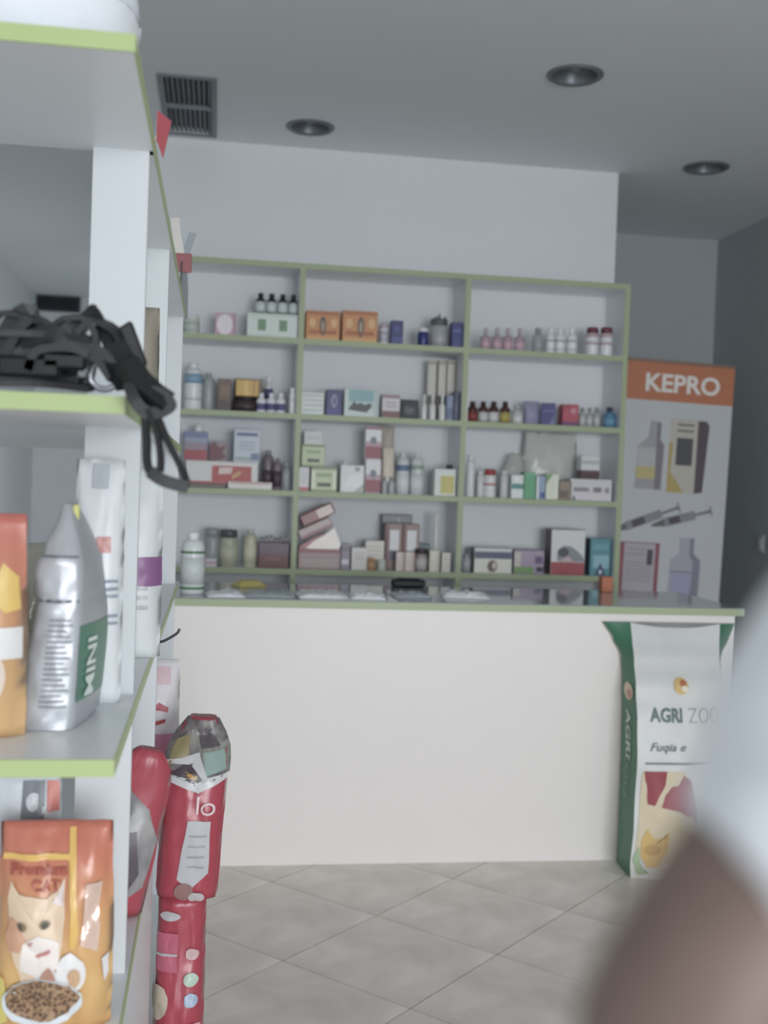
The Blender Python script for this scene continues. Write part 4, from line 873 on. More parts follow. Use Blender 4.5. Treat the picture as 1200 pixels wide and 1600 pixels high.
ink('sun_emblem', sack_front, disc_pts(0.02, 0.755, 0.07, 0.012), M((236, 226, 206), 0.5), sack, 0.005, 2)
ink('farm_picture', sack_front, [(-0.93, 0.10), (-0.90, 0.43), (-0.05, 0.435), (0.14, 0.36), (0.26, 0.2), (0.1, 0.06), (-0.4, 0.03)], M((224, 206, 170), 0.5), sack, 0.003, 4, 3)
ink('farm_picture', sack_front, [(-0.86, 0.435), (-0.40, 0.435), (-0.44, 0.38), (-0.55, 0.34), (-0.62, 0.30), (-0.76, 0.305), (-0.80, 0.36)], M((164, 58, 72), 0.5), sack, 0.0045, 3, 3)
ink('farm_picture', sack_front, [(-0.06, 0.42), (0.10, 0.40), (0.22, 0.30), (0.24, 0.22), (0.14, 0.27), (0.05, 0.255), (-0.14, 0.28), (-0.50, 0.295), (-0.44, 0.34), (-0.3, 0.375), (-0.16, 0.38)], M((170, 64, 80), 0.5), sack, 0.0045, 3, 3)
ink('farm_picture', sack_front, [(-0.85, 0.16), (-0.74, 0.21), (-0.62, 0.17), (-0.45, 0.17), (-0.34, 0.2), (-0.34, 0.12), (-0.5, 0.06), (-0.7, 0.055), (-0.82, 0.10)], M((226, 184, 92), 0.5), sack, 0.0055, 3, 3)
ink('farm_picture', sack_front, disc_pts(-0.62, 0.125, 0.16, 0.022), M((206, 160, 76), 0.5), sack, 0.007, 2)
ink('farm_picture', sack_front, [(-0.97, 0.09), (-0.88, 0.14), (-0.80, 0.05), (-0.66, 0.03), (-0.86, 0.02)], M((168, 196, 150), 0.5), sack, 0.0055, 3, 3)
gl = side_fn(True); gs = lambda u, v: gl(-u, v)
lettering('lettering', gs, 'AGRI', 0.05, 0.56, 0.05, 0.085 / 0.955, M((206, 220, 212), 0.5), sack, 0.02, 0.003, rot=-PI / 2, width=2.2)
lettering('lettering', gs, 'ZOO', 0.05, 0.40, 0.045, 0.085 / 0.955, M((120, 160, 140), 0.5), sack, 0.0, 0.003, rot=-PI / 2, width=2.2)
ink('side_emblem', gs, disc_pts(0.1, 0.73, 0.62, 0.035), M((224, 206, 176), 0.5), sack, 0.003, 3)
ink('side_emblem', gs, disc_pts(0.25, 0.72, 0.3, 0.018), M((206, 150, 120), 0.5), sack, 0.0045, 2)

# ================================================================ LEFT DISPLAY RACK
GX0, GX1, GY0 = -0.95, -0.104, 1.30
BAYS = ((1.30, 1.69), (1.69, 2.41), (2.41, 3.42))
rack = thing('display_rack', 'white display rack with lime green shelf edges close on the left', 'rack', (0, 0, -LIFT))
LIME = M((172, 192, 122), 0.4, var=0.02)
for zi, (zt, th) in enumerate(((1.963, 0.02), (1.557, 0.02), (1.143, 0.02), (0.724, 0.02), (0.20, 0.02))):
    for bi, (ya, yb) in enumerate(BAYS):
        xl = GX0 if (zi > 0 or bi == 0) else GX1 - 0.085
        y0 = ya + (0.003 if bi == 0 else 0.0)
        u = box('shelf_board', xl, GX1 - 0.002, y0, yb + (0.02 if bi == 2 or (zi == 0 and bi == 0) else 0), zt - th, zt, WHITEB, rack)
        box('green_edge', GX1 - 0.002, GX1, y0, yb + (0.02 if bi == 2 else 0), zt - th, zt, LIME, u)
        if bi == 0: box('green_edge', xl, GX1, ya, ya + 0.003, zt - th, zt, LIME, u)
PANEL = M((206, 211, 215), 0.4, var=0.015, scale=6)
PZ = (1.943, 1.557, 1.537, 1.143, 1.123, 0.724, 0.704, 0.20)
for (ya, yb) in BAYS:
    for x0 in (GX1 - 0.087, GX0):
        for a, b in ((1.557, 1.943), (1.143, 1.537), (0.724, 1.123), (0.20, 0.704), (0.0, 0.18)):
            if b > 1.9 and x0 == GX0 and ya > 1.5: continue
            box('upright_panel', x0, x0 + 0.080, yb, yb + 0.018, a, b, PANEL, rack)
for (ya, yb) in BAYS: box('side_panel', GX1 - 0.016, GX1 - 0.004, ya + 0.02, yb, 0.0, 0.18, WHITEB, rack)
for (ya, yb) in BAYS[1:2]: box('side_panel', GX1 - 0.006, GX1 - 0.001, ya - 0.15, yb - 0.02, 0.20, 0.704, WHITEB, rack)

# on the top board
t = thing('pet_bed', 'large white rounded cushion on the top of the display rack', 'cushion', (-0.345, 1.52, 1.963))
bm = bmesh.new(); bmesh.ops.create_uvsphere(bm, u_segments=32, v_segments=18, radius=1)
for v in bm.verts:
    c = v.co; f = lambda a, e: math.copysign(abs(a) ** e, a)
    v.co = Vector((f(c.x, 0.80) * 0.228, f(c.y, 0.7) * 0.15, 0.092 + f(c.z, 0.62) * 0.092))
obj('cushion_body', bm, M((226, 230, 236), 0.7, bump=0.15, scale=40), t, True)
bm = bmesh.new(); add_tube(bm, [(0.236 * math.cos(a) if abs(math.cos(a)) < 1e-9 else math.copysign(abs(math.cos(a)) ** 0.80, math.cos(a)) * 0.2275, math.copysign(abs(math.sin(a)) ** 0.7, math.sin(a)) * 0.1495, 0.092) for a in [2 * PI * k / 40 for k in range(41)]], 0.002, 6)
obj('piping', bm, M((206, 212, 218), 0.7), t, True)
# red pennant at the edge of the top board, second bay
t = thing('price_flag', 'small red triangular flag hanging over the top shelf edge', 'flag', (-0.105,1.72,1.9816)); t.location.x = GX1 + 0.002
bm = bmesh.new(); P = [(0.0, 0.03), (0.020, 0.016), (0.009, -0.04), (0.0, -0.015)]
f = bm.faces.new([bm.verts.new((x, 0, z)) for x, z in P]); r = bmesh.ops.extrude_face_region(bm, geom=[f])
for v in r['geom']:
    if isinstance(v, bmesh.types.BMVert): v.co.y += 0.003
obj('flag_cloth', bm, M((170, 52, 66), 0.5), t)
box('clip', -0.0015, -0.0002, 0.0, 0.006, -0.015, 0.03, M((190, 80, 86), 0.4), t)
# toy hung at the end of the rack
t = thing('hanging_toy', 'red card with grey and white straps hanging at the far rack end', 'toy', (-0.1222,3.47,2.1169))
box('header_card', -0.028, 0.03, 0, 0.006, -0.032, 0.026, M((160, 84, 90), 0.5), t, 0.002)
bm = bmesh.new(); add_ribbon(bm, [(-0.004, 0.004, 0.02), (-0.016, 0.002, 0.07), (-0.024, 0.004, 0.13)], 0.026, 0.004, (1, 0, 0)); obj('white_strap', bm, M((214, 208, 200), 0.5), t)
bm = bmesh.new(); add_ribbon(bm, [(0.01, 0.006, 0.02), (0.018, 0.006, 0.05), (0.03, 0.006, 0.09)], 0.022, 0.004, (1, 0, 0)); obj('grey_strap', bm, M((150, 158, 164), 0.5), t)
bm = bmesh.new(); add_ribbon(bm, [(0.008, 0.008, -0.03), (0.012, 0.008, -0.1), (0.012, 0.008, -0.17)], 0.020, 0.004, (1, 0, 0)); obj('grey_strap', bm, M((118, 126, 132), 0.5), t)
bm = bmesh.new(); add_ribbon(bm, [(-0.012, 0.004, -0.03), (-0.010, 0.004, -0.08), (-0.012, 0.004, -0.13)], 0.016, 0.004, (1, 0, 0)); obj('white_strap', bm, M((206, 208, 210), 0.5), t)
hz_ = 1.953 - t.location.z
bm = bmesh.new(); add_tube(bm, [(0.0, -0.001, 0.0), (0.0, -0.006, -0.03), (-0.004, -0.010, hz_), (-0.004, 3.442 - t.location.y, hz_)], 0.0025, 6); obj('hook', bm, DGREY, t)
# beige pouch, middle board, second bay
pouch('beige grey pouch standing behind the front upright on the harness shelf', (-0.178, -0.106, 0.21, 2.0, 1.557), 0.10, M((150, 142, 126), 0.4, bump=0.2), seed=3.3)

# ---- black harness heap on the middle board
MZ = 1.557
STRAP = M((17, 18, 23), 0.5, var=0.25, scale=80); STRAP2 = M((25, 26, 32), 0.45, var=0.2, scale=80); BUCK = M((14, 15, 19), 0.3)
hz = thing('dog_harness', 'tangled heap of black webbing dog harnesses on the middle rack shelf', 'harness', (-0.30, 1.40, MZ))
def strap(pts, w=0.022, th=0.004, m=None, wd=(0, 1, 0), name='strap', par=None, base=(-0.30, 1.40, MZ), n=5):
    bm = bmesh.new(); add_ribbon(bm, [(p[0] - base[0], p[1] - base[1], p[2] - base[2]) for p in pts], w, th, wd, n)
    return obj(name, bm, m or STRAP, par or hz)
H = lambda px_x, z, y=1.36: (px_x, y, z)
for k in range(7):
    zz = MZ + 0.010 + 0.0095 * k; y = 1.335 + 0.012 * (k % 3)
    strap([(-0.52, y, zz), (-0.40, y + 0.01, zz + 0.004 * (k % 2)), (-0.28, y, zz), (-0.20, y + 0.006, zz + 0.003), (-0.145 - 0.012 * (k % 3), y, zz - 0.001)], 0.030, 0.0075, STRAP if k % 2 == 0 else STRAP2, (0, 1, 0.15))
for k in range(5):
    x = -0.50 + 0.075 * k
    strap([(x, 1.35, MZ + 0.07), (x + 0.03, 1.345, MZ + 0.092), (x + 0.08, 1.35, MZ + 0.078), (x + 0.085, 1.36, MZ + 0.03)], 0.026, 0.006, STRAP if k % 2 else STRAP2, (0.2, 1, 0.2))
# left lump and middle arch
strap([(-0.2527,1.36,1.6096), (-0.2377,1.36,1.6401), (-0.2215,1.36,1.6537), (-0.2175,1.37,1.6351), (-0.2025,1.36,1.6197)], 0.035, 0.016)
strap([(-0.2425,1.345,1.5974), (-0.2291,1.345,1.6275), (-0.2152,1.345,1.643)], 0.03, 0.012)
strap([(-0.2098,1.36,1.6215), (-0.1797,1.35,1.6309), (-0.1582,1.36,1.6483), (-0.1478,1.37,1.6579), (-0.1374,1.36,1.6383), (-0.127,1.35,1.6151), (-0.1122,1.34,1.5888)], 0.026, 0.012)
strap([(-0.164,1.34,1.6268), (-0.1514,1.34,1.6401), (-0.1423,1.34,1.6243), (-0.1431,1.34,1.602), (-0.15,1.345,1.5725)], 0.02, 0.008)
strap([(-0.2225,1.35,1.6174), (-0.1891,1.34,1.6262), (-0.16,1.34,1.6122), (-0.1344,1.34,1.6025), (-0.1193,1.34,1.581)], 0.03, 0.02)
strap([(-0.214,1.325,1.5823), (-0.204,1.325,1.6046), (-0.1688,1.325,1.6101), (-0.1473,1.325,1.6032)], 0.02, 0.010, STRAP2)
# padded flap at the right
bm = bmesh.new()
P = [(-0.1313,1.36,1.6326), (-0.1046,1.36,1.6514), (-0.0942,1.36,1.6255), (-0.0837,1.36,1.5996), (-0.0962,1.36,1.5929), (-0.1244,1.36,1.596)]
f = bm.faces.new([bm.verts.new((x + 0.30, y - 1.40, z - MZ)) for x, y, z in P]); r = bmesh.ops.extrude_face_region(bm, geom=[f])
for v in r['geom']:
    if isinstance(v, bmesh.types.BMVert): v.co.y += 0.014
bmesh.ops.bevel(bm, geom=bm.edges[:], offset=0.003, segments=1, affect='EDGES')
obj('padded_flap', bm, STRAP, hz)
strap([(-0.1279,1.345,1.6145), (-0.1161,1.34,1.596), (-0.1039,1.328,1.5851), (-0.0971,1.318,1.5743)], 0.038, 0.02, wd=(0.8, 0.5, 0.4))
strap([(-0.1232,1.352,1.6305), (-0.1094,1.35,1.6161), (-0.0982,1.345,1.5959)], 0.012, 0.006, STRAP2)
for (px, py) in (((-0.14,1.33,1.5828)), ((-0.1335,1.33,1.6052))) if False else (): pass
bm = bmesh.new()
c = (-0.1311,1.335,1.5814)
add_tube(bm, [(c[0] + 0.30 + 0.016 * math.cos(a), c[1] - 1.40, c[2] - MZ + 0.016 * math.sin(a)) for a in [2 * PI * k / 16 for k in range(17)]], 0.004, 6)
obj('ring', bm, M((150, 154, 160), 0.3, 0.8), hz, True)
c = (-0.2184,1.33,1.5862)
box('buckle', c[0] + 0.27, c[0] + 0.34, -0.085, -0.07, c[2] - MZ - 0.012, c[2] - MZ + 0.012, BUCK, hz, 0.004)
c = (-0.1797,1.33,1.5947)
box('buckle', c[0] + 0.28, c[0] + 0.33, -0.085, -0.07, c[2] - MZ - 0.01, c[2] - MZ + 0.01, BUCK, hz, 0.004)
for z in (0.03, 0.05): box('grey_stitching', -0.16, -0.04 + z, -0.0845, -0.082, z, z + 0.002, M((96, 98, 106), 0.6), hz)
# leash whose loop hangs over the shelf edge
le = thing('dog_leash', 'black dog leash with its wrist loop hanging over the shelf edge', 'leash', (-0.09, 1.29, MZ))
lb = (-0.09, 1.29, MZ)
def ls(pts, w, th, wd, m=None, name='strap'): return strap(pts, w, th, m or STRAP, wd, name, le, lb, 6)
ls([(-0.1024,1.286,1.5942), (-0.0898,1.284,1.5761), (-0.0729,1.28,1.5602), (-0.0557,1.28,1.5488)], 0.026, 0.014, (0.6, 0.6, 0.5))
ls([(-0.0979,1.283,1.5678), (-0.0909,1.28,1.5501), (-0.0766,1.283,1.5366), (-0.0585,1.283,1.5432), (-0.0517,1.283,1.5521)], 0.022, 0.014, (0, 1, 0))
ls([(-0.0844,1.285,1.5579), (-0.0719,1.285,1.5627), (-0.0591,1.285,1.559), (-0.051,1.285,1.5494), (-0.0557,1.285,1.542)], 0.020, 0.010, (0, 1, 0))
ls([(-0.0808,1.28,1.542), (-0.0775,1.278,1.5063), (-0.0761,1.278,1.4814), (-0.0687,1.278,1.4673), (-0.053,1.278,1.4607), (-0.033,1.278,1.4557)], 0.014, 0.007, (0.2, 1, 0), name='hanging_loop')
ls([(-0.0764,1.276,1.5419), (-0.0656,1.274,1.5138), (-0.0614,1.274,1.489), (-0.0616,1.274,1.4726)], 0.012, 0.006, (0.2, 1, 0), name='hanging_loop')
ls([(-0.0667,1.282,1.5356), (-0.0546,1.282,1.5074), (-0.0411,1.282,1.4827), (-0.0327,1.282,1.4636), (-0.0345,1.282,1.4548)], 0.012, 0.006, (0.2, 1, 0), name='hanging_loop')
ls([(-0.0727,1.273,1.4722), (-0.0598,1.272,1.4641), (-0.0457,1.272,1.4596), (-0.0301,1.272,1.4565)], 0.016, 0.014, (0, 1, 0), STRAP2, 'handle_pad')

# ---- low board (z 1.143), first bay
LZ = 1.143
ORB = ramp_mat('orange_bag', [(0.0, (214, 170, 110)), (0.45, (214, 164, 104)), (0.75, (208, 132, 98)), (1.0, (200, 108, 92))], 2, 0.35, 0, 0.27)
t, s, w, h = pouch('orange food bag with red top at the left edge, on the low rack shelf', (-0.405, -0.223, 0.272, 1.385, LZ), 0.085, ORB, seed=1.4, wr=0.004, top=0.2)
ink('bag_picture', s, disc_pts(0.35, 0.28, 0.42, 0.16), M((226, 206, 190), 0.4), t, 0.003, 4)
ink('bag_picture', s, disc_pts(0.35, 0.28, 0.28, 0.11), M((140, 84, 66), 0.4), t, 0.0045, 4)
ink('yellow_star', s, [(0.55, 0.64), (0.72, 0.78), (0.9, 0.72), (0.92, 0.58), (0.75, 0.56)], M((230, 190, 84), 0.4), t, 0.003, 3, 3)
ink('white_edge', s, rect_pts(0.6, 0.36, 0.94, 0.5), M((226, 224, 222), 0.4), t, 0.003, 3, 4)
# clear olive silver bag
pouch('crinkled olive silver clear bag between the orange and the silver bag', (-0.262, -0.200, 0.215, 1.62, LZ), 0.07, M((186, 188, 172), 0.22, 0.1, bump=0.5, scale=40), seed=7.7, wr=0.006, name='plastic_bag', ry=-0.10).__getitem__(0).location.z += 0.009
# silver MINI bag: lofted sections, camera side silver, right side green
mb = thing('kibble_bag', 'silver block bottom bag with green MINI side panel on the low rack shelf', 'bag', (-0.185, 1.50, LZ))
SEC = [(0.0, -0.060, 0.014, 0.030), (0.006, -0.052, 0.015, 0.036), (0.05, -0.045, 0.017, 0.040), (0.10, -0.040, 0.019, 0.044), (0.14, -0.034, 0.020, 0.044), (0.158, -0.031, 0.021, 0.042), (0.164, -0.028, 0.020, 0.040),
       (0.172, -0.034, 0.021, 0.040), (0.20, -0.036, 0.021, 0.036), (0.216, -0.032, 0.020, 0.034), (0.222, -0.024, 0.018, 0.030), (0.232, -0.026, 0.016, 0.028), (0.26, -0.014, 0.008, 0.018), (0.285, -0.008, 0.001, 0.006)]
def sec(v):
    z = max(0.0, min(1.0, v)) * 0.285
    for a, b in zip(SEC, SEC[1:]):
        if z <= b[0] + 1e-9:
            t = (z - a[0]) / (b[0] - a[0]) if b[0] > a[0] else 0
            return [z] + [a[k] + (b[k] - a[k]) * t for k in (1, 2, 3)]
    return list(SEC[-1])
def mb_front(u, v):
    z, l, r, br = sec(v); e = 1 - u * u
    return Vector((l + (r - l) * (u + 1) / 2, -0.05 * (1 - 0.75 * max(0, v - 0.75) / 0.25) - 0.006 * e + 0.0035 * noise.noise(Vector((u * 3, v * 14, 2))), z))
def mb_side(u, v):
    z, l, r, br = sec(v); k = 1 - 0.75 * max(0, v - 0.75) / 0.25
    a = mb_front(1, v); b = Vector((br, 0.075 * k, z))
    p = a.lerp(b, (u + 1) / 2); p.x += 0.004 * (1 - u * u)
    return p
def mb_back(u, v):
    z, l, r, br = sec(v); k = 1 - 0.75 * max(0, v - 0.75) / 0.25
    return Vector((br + (l - br) * (u + 1) / 2, 0.075 * k, z))
def mb_left(u, v): return mb_back(1, v).lerp(mb_front(-1, v), (u + 1) / 2)
SILV = M((188, 191, 198), 0.38, 0.3, bump=0.2, scale=50, var=0.05)
bm = bmesh.new()
for s in (mb_front, mb_side, mb_back, mb_left):
    g = [[bm.verts.new(s(-1 + 2 * i / 8, j / 40)) for i in range(9)] for j in range(41)]
    for j in range(40):
        for i in range(8): bm.faces.new((g[j][i], g[j][i + 1], g[j + 1][i + 1], g[j + 1][i]))
bmesh.ops.remove_doubles(bm, verts=bm.verts, dist=0.0003)
obj('bag_body', bm, SILV, mb, True)
for k in range(17):
    v = 0.10 + k * 0.024; ink('print_line', mb_front, rect_pts(-0.3, v, 0.75 - 0.12 * (k % 3), v + 0.009), M((140, 144, 152), 0.4), mb, 0.0016, 2, 3)
ink('crease_shade', mb_front, rect_pts(-0.95, 0.565, 0.98, 0.578), M((96, 100, 108), 0.4), mb, 0.0012, 2, 5)  # dark strips painting the shade inside the bag's folds
ink('crease_shade', mb_front, rect_pts(-0.9, 0.762, 0.95, 0.772), M((120, 124, 132), 0.4), mb, 0.0012, 2, 5)
ink('green_panel', mb_side, rect_pts(-0.95, 0.12, 0.95, 0.46), M((84, 138, 116), 0.35), mb, 0.0012, 3, 5)
lettering('lettering', mb_side, 'MINI', -0.35, 0.265, 0.032 / 0.285 , 0.0625 / 0.285, M((226, 236, 232), 0.4), mb, 0.02, 0.0035, rot=PI / 2, width=0.075 / 0.0625)
box('yellow_clip', 0.004, 0.012, -0.012, 0.0, 0.262, 0.284, M((214, 214, 110), 0.4), mb, 0.002)
# white packet behind it
t, s, w, h = pouch('tall white packet with a pink square behind the silver bag', (-0.196, -0.125, 0.345, 1.60, LZ), 0.06, M((222, 226, 230), 0.35, bump=0.15), seed=2.9, wr=0.003)
ink('pink_square', s, rect_pts(0.0, 0.62, 0.5, 0.685), M((214, 150, 146), 0.4), t, 0.003, 2, 3)
for v in (0.5, 0.47, 0.44, 0.36, 0.33): ink('print_line', s, rect_pts(0.2, v, 0.8, v + 0.012), M((150, 158, 176), 0.4), t, 0.003, 2, 3)
ink('grey_top', s, rect_pts(-0.3, 0.88, 0.35, 0.98), M((186, 192, 198), 0.4), t, 0.003, 2, 3)
# white pouch with purple square, second bay
t, s, w, h = pouch('white pouch with a purple square in the second bay of the low shelf', (-0.205, -0.090, 0.34, 2.0, LZ), 0.10, M((216, 220, 222), 0.4, bump=0.15), seed=4.9, wr=0.003)
ink('purple_square', s, rect_pts(0.2, 0.38, 0.97, 0.53), M((142, 92, 142), 0.4), t, 0.003, 3, 3)
for v in (0.36, 0.31, 0.26): ink('print_line', s, rect_pts(0.3, v, 0.6, v + 0.02), M((186, 190, 194), 0.4), t, 0.003, 2, 3)
t = thing('shelf_hook', 'thin dark wire hook sticking out of the low shelf edge', 'hook', (GX1, 2.3, LZ - 0.012))
bm = bmesh.new(); add_tube(bm, smooth_pts([(0.0, 0, 0), (0.012, -0.01, 0.004), (0.036, -0.02, 0.02), (0.042, -0.02, 0.03)]), 0.0028, 8); obj('wire', bm, DGREY, t, True)
box('clip', -0.001, 0.003, -0.008, 0.008, -0.008, 0.010, DGREY, t)

# ---- board at z 0.724
BZ = 0.724
CATB = ramp_mat('cat_bag', [(0.0, (206, 152, 84)), (0.3, (218, 172, 98)), (0.62, (214, 152, 92)), (0.85, (204, 118, 88)), (1.0, (198, 108, 84))], 2, 0.28, 0, 0.285, 0.10)
t, s, w, h = pouch('orange cat food bag with a cat face and a kibble bowl, bottom left', (-0.272, -0.118, 0.275, 1.50, BZ), 0.09, CATB, seed=0.6, wr=0.006, top=0.1, nu=22, nv=26)
RQ = (w / 2) / h
YB2 = M((226, 178, 76), 0.35)
ink('yellow_band', s, rect_pts(-0.9, 0.83, 0.30, 0.86), YB2, t, 0.003, 3, 8)
ink('yellow_band', s, [(0.22, 0.97), (0.34, 0.97), (0.45, 0.5), (0.42, 0.42), (0.30, 0.42), (0.33, 0.6)], YB2, t, 0.003, 3, 6)
ink('yellow_band', s, [(-0.9, 0.02), (-0.9, 0.3), (-0.75, 0.28), (-0.7, 0.06)], M((226, 206, 92), 0.35), t, 0.003, 3, 6)
lettering('lettering', s, 'Premium', -0.24, 0.79, 0.05, RQ, M((170, 76, 60), 0.4), t, 0.03, 0.005, width=0.98)
lettering('lettering', s, 'CAT', -0.12, 0.72, 0.052, RQ, M((180, 84, 62), 0.4), t, 0.03, 0.005, width=0.5)
ink('cat_picture', s, [(-0.76, 0.66), (-0.72, 0.74), (-0.55, 0.68), (-0.1, 0.66), (0.08, 0.70), (0.2, 0.76), (0.24, 0.62), (0.20, 0.45), (0.12, 0.34), (-0.3, 0.2), (-0.45, 0.2), (-0.62, 0.42)], M((226, 196, 164), 0.4), t, 0.0035, 6, 4)
ink('cat_picture', s, [(-0.72, 0.5), (-0.66, 0.58), (-0.5, 0.56), (-0.42, 0.48), (-0.52, 0.42), (-0.66, 0.43)], M((206, 150, 116), 0.4), t, 0.005, 3, 3)
ink('cat_picture', s, [(0.18, 0.74), (0.21, 0.62), (0.02, 0.65)], M((214, 196, 196), 0.4), t, 0.005, 3, 3)
ink('cat_picture', s, [(-0.48, 0.46), (-0.2, 0.5), (0.16, 0.46), (0.12, 0.34), (-0.2, 0.3), (-0.5, 0.33)], M((234, 222, 214), 0.4), t, 0.005, 4, 4)
for eu, ev in ((-0.46, 0.545), (-0.12, 0.55)):
    ink('cat_eye', s, disc_pts(eu, ev, 0.085, 0.02, rot=0.5), M((150, 130, 100), 0.3), t, 0.0065, 2); ink('cat_eye', s, disc_pts(eu, ev, 0.045, 0.015), M((84, 80, 70), 0.3), t, 0.0075, 2)
ink('cat_nose', s, [(-0.36, 0.47), (-0.26, 0.475), (-0.3, 0.45)], M((206, 150, 140), 0.4), t, 0.0065, 2, 3)
ink('cat_mouth', s, [(-0.25, 0.405), (-0.02, 0.44), (0.02, 0.425), (-0.2, 0.39)], M((200, 130, 120), 0.4), t, 0.0065, 2, 3)
for a, b, c2 in ((-0.08, 0.29, (226, 222, 220)), (0.34, 0.31, (228, 224, 222))): ink('cat_paw', s, disc_pts(a, b, 0.19 if a < 0 else 0.24, 0.095), M(c2, 0.4), t, 0.0045, 3)
ink('cat_paw', s, disc_pts(-0.02, 0.275, 0.12, 0.07), M((186, 136, 116), 0.4), t, 0.006, 3); ink('cat_paw', s, disc_pts(0.38, 0.285, 0.10, 0.05), M((206, 164, 120), 0.4), t, 0.006, 3)
ink('bowl_picture', s, disc_pts(-0.12, 0.165, 0.66, 0.125, 32, 0.0), M((214, 220, 224), 0.4), t, 0.007, 5)
ink('kibble_picture', s, disc_pts(-0.12, 0.18, 0.60, 0.105, 32), mottle('kibble', (96, 70, 52), (172, 136, 96), 180, 0.6, 0.3, 'cells', (140, 104, 74)), t, 0.0085, 5)
ink('sheen_patch', s, [(0.50, 0.44), (0.55, 0.72), (0.82, 0.73), (0.78, 0.62), (0.80, 0.5), (0.76, 0.40)], M((226, 190, 172), 0.12, 0.2, bump=0.5, scale=60), t, 0.0035, 4, 4)  # pinkish patch painting a gloss highlight on the bag
ink('white_edge', s, [(0.82, 0.36), (0.92, 0.38), (0.93, 0.28), (0.86, 0.24)], M((226, 222, 224), 0.4), t, 0.004, 2, 3)
# bags behind it
t, s, w, h = pouch('white bag with maroon stripe behind the cat food bag, far left', (-0.47, -0.31, 0.31, 1.72, BZ), 0.09, M((206, 208, 212), 0.35, bump=0.2), seed=6.1)
ink('maroon_stripe', s, rect_pts(0.45, 0.1, 0.86, 0.96), M((112, 62, 70), 0.4), t, 0.003, 3, 5)
t, s, w, h = pouch('white bag with a grey lettered band and red corner behind the cat food bag', (-0.305, -0.20, 0.315, 1.60, BZ), 0.075, M((204, 210, 216), 0.35, bump=0.2), seed=6.9, top=0.15)
ink('grey_band', s, rect_pts(-0.05, 0.1, 0.55, 0.97), M((122, 128, 136), 0.4), t, 0.003, 3, 5)
for k in range(5): ink('band_letter', s, disc_pts(0.25, 0.4 + 0.12 * k, 0.18, 0.04), M((196, 200, 206), 0.4), t, 0.0045, 2)
ink('red_corner', s, rect_pts(0.62, 0.84, 0.92, 0.97), M((206, 116, 104), 0.4), t, 0.003, 2, 3)
# second bay of that board
DOGM = mottle('dog_picture', (96, 92, 98), (196, 190, 186), 14, 0.35, c2=(150, 146, 148))
t, s, w, h = pouch('red and grey food bag with dog picture beside the front upright', (-0.212, -0.100, 0.275, 1.86, BZ + 0.013), 0.12, M((176, 62, 78), 0.35, bump=0.2), seed=7.2, ry=0.2, nu=18, rnd=0.6, top=0.3)
ink('dog_picture', s, [(-0.9, 0.1), (-0.9, 0.7), (-0.2, 0.78), (0.5, 0.68), (0.9, 0.5), (0.8, 0.2), (0.0, 0.05)], DOGM, t, 0.003, 5, 4)
ink('dog_picture', s, [(-0.7, 0.1), (-0.4, 0.5), (0.3, 0.55), (0.6, 0.3), (0.2, 0.08)], M((92, 80, 90), 0.4), t, 0.0045, 4, 4)
t, s, w, h = pouch('white pink food bag with red script in the third bay, above the red bags', (-0.18, -0.070, 0.29, 2.75, BZ), 0.12, M((226, 220, 224), 0.35, bump=0.2), seed=7.9)
ink('pink_panel', s, rect_pts(0.0, 0.05, 0.8, 0.4), M((206, 130, 160), 0.4), t, 0.003, 3, 4)
ink('pink_panel', s, rect_pts(-0.8, 0.8, 0.6, 0.94), M((222, 190, 196), 0.4), t, 0.003, 3, 4)
ink('red_script', s, [(-0.4, 0.58), (0.1, 0.66), (0.5, 0.62), (0.5, 0.58), (0.1, 0.6)], M((190, 70, 84), 0.4), t, 0.0045, 2, 3); ink('red_script', s, [(-0.4, 0.49), (0.4, 0.53), (0.4, 0.5), (-0.4, 0.45)], M((190, 70, 84), 0.4), t, 0.0045, 2, 3)

# ---- red dog food bags standing in the aisle beside the rack
REDB = M((178, 58, 76), 0.3, bump=0.2, scale=25); WGREY = M((190, 188, 192), 0.4)
t, s, w, h = pouch('lower red dog food bag standing on the floor beside the rack', (-0.100, 0.012, 0.535, 2.46, 0.0), 0.17, REDB, seed=1.1, top=0.75, base=0.9, wr=0.005, nu=18, nv=28, bulge=0.5)
ink('white_logo', s, disc_pts(-0.45, 0.93, 0.4, 0.02), WGREY, t, 0.003, 3)
ink('pink_panel', s, rect_pts(-0.9, 0.70, -0.1, 0.86), M((200, 96, 120), 0.4), t, 0.003, 3, 4)
ink('print_line', s, rect_pts(-0.9, 0.765, -0.1, 0.775), WGREY, t, 0.0045, 2, 4)
ink('kibble_picture', s, disc_pts(-0.8, 0.58, 0.34, 0.07), M((196, 180, 156), 0.4), t, 0.0045, 3)
for v, c2 in ((0.77, (214, 176, 176)), (0.67, (186, 206, 190)), (0.59, (160, 180, 206)), (0.42, (206, 200, 204))): ink('round_badge', s, disc_pts(0.45, v, 0.26, 0.026), M(c2, 0.4), t, 0.004, 3)
ink('print_line', s, rect_pts(0.1, 0.48, 0.8, 0.495), M((220, 150, 160), 0.4), t, 0.0045, 2, 4)
_ub_z = 0.545
t, s, w, h = pouch('upper red dog food bag with animal collage on top, stacked on the lower one', (-0.104, 0.034, 0.385, 2.44, _ub_z), 0.19, REDB, seed=2.4, top=0.35, base=0.85, wr=0.004, nu=20, nv=28, bulge=0.5, ry=0.05, taper=-0.02, rnd=0.55)
ink('collage', s, [(-0.99, 0.70), (-1.0, 1.0), (-0.3, 1.0), (0.3, 1.0), (1.0, 1.0), (0.99, 0.72), (0.1, 0.64)], mottle('collage', (84, 80, 84), (150, 150, 140), 30, 0.35, c2=(120, 112, 112)), t, 0.003, 5, 4)
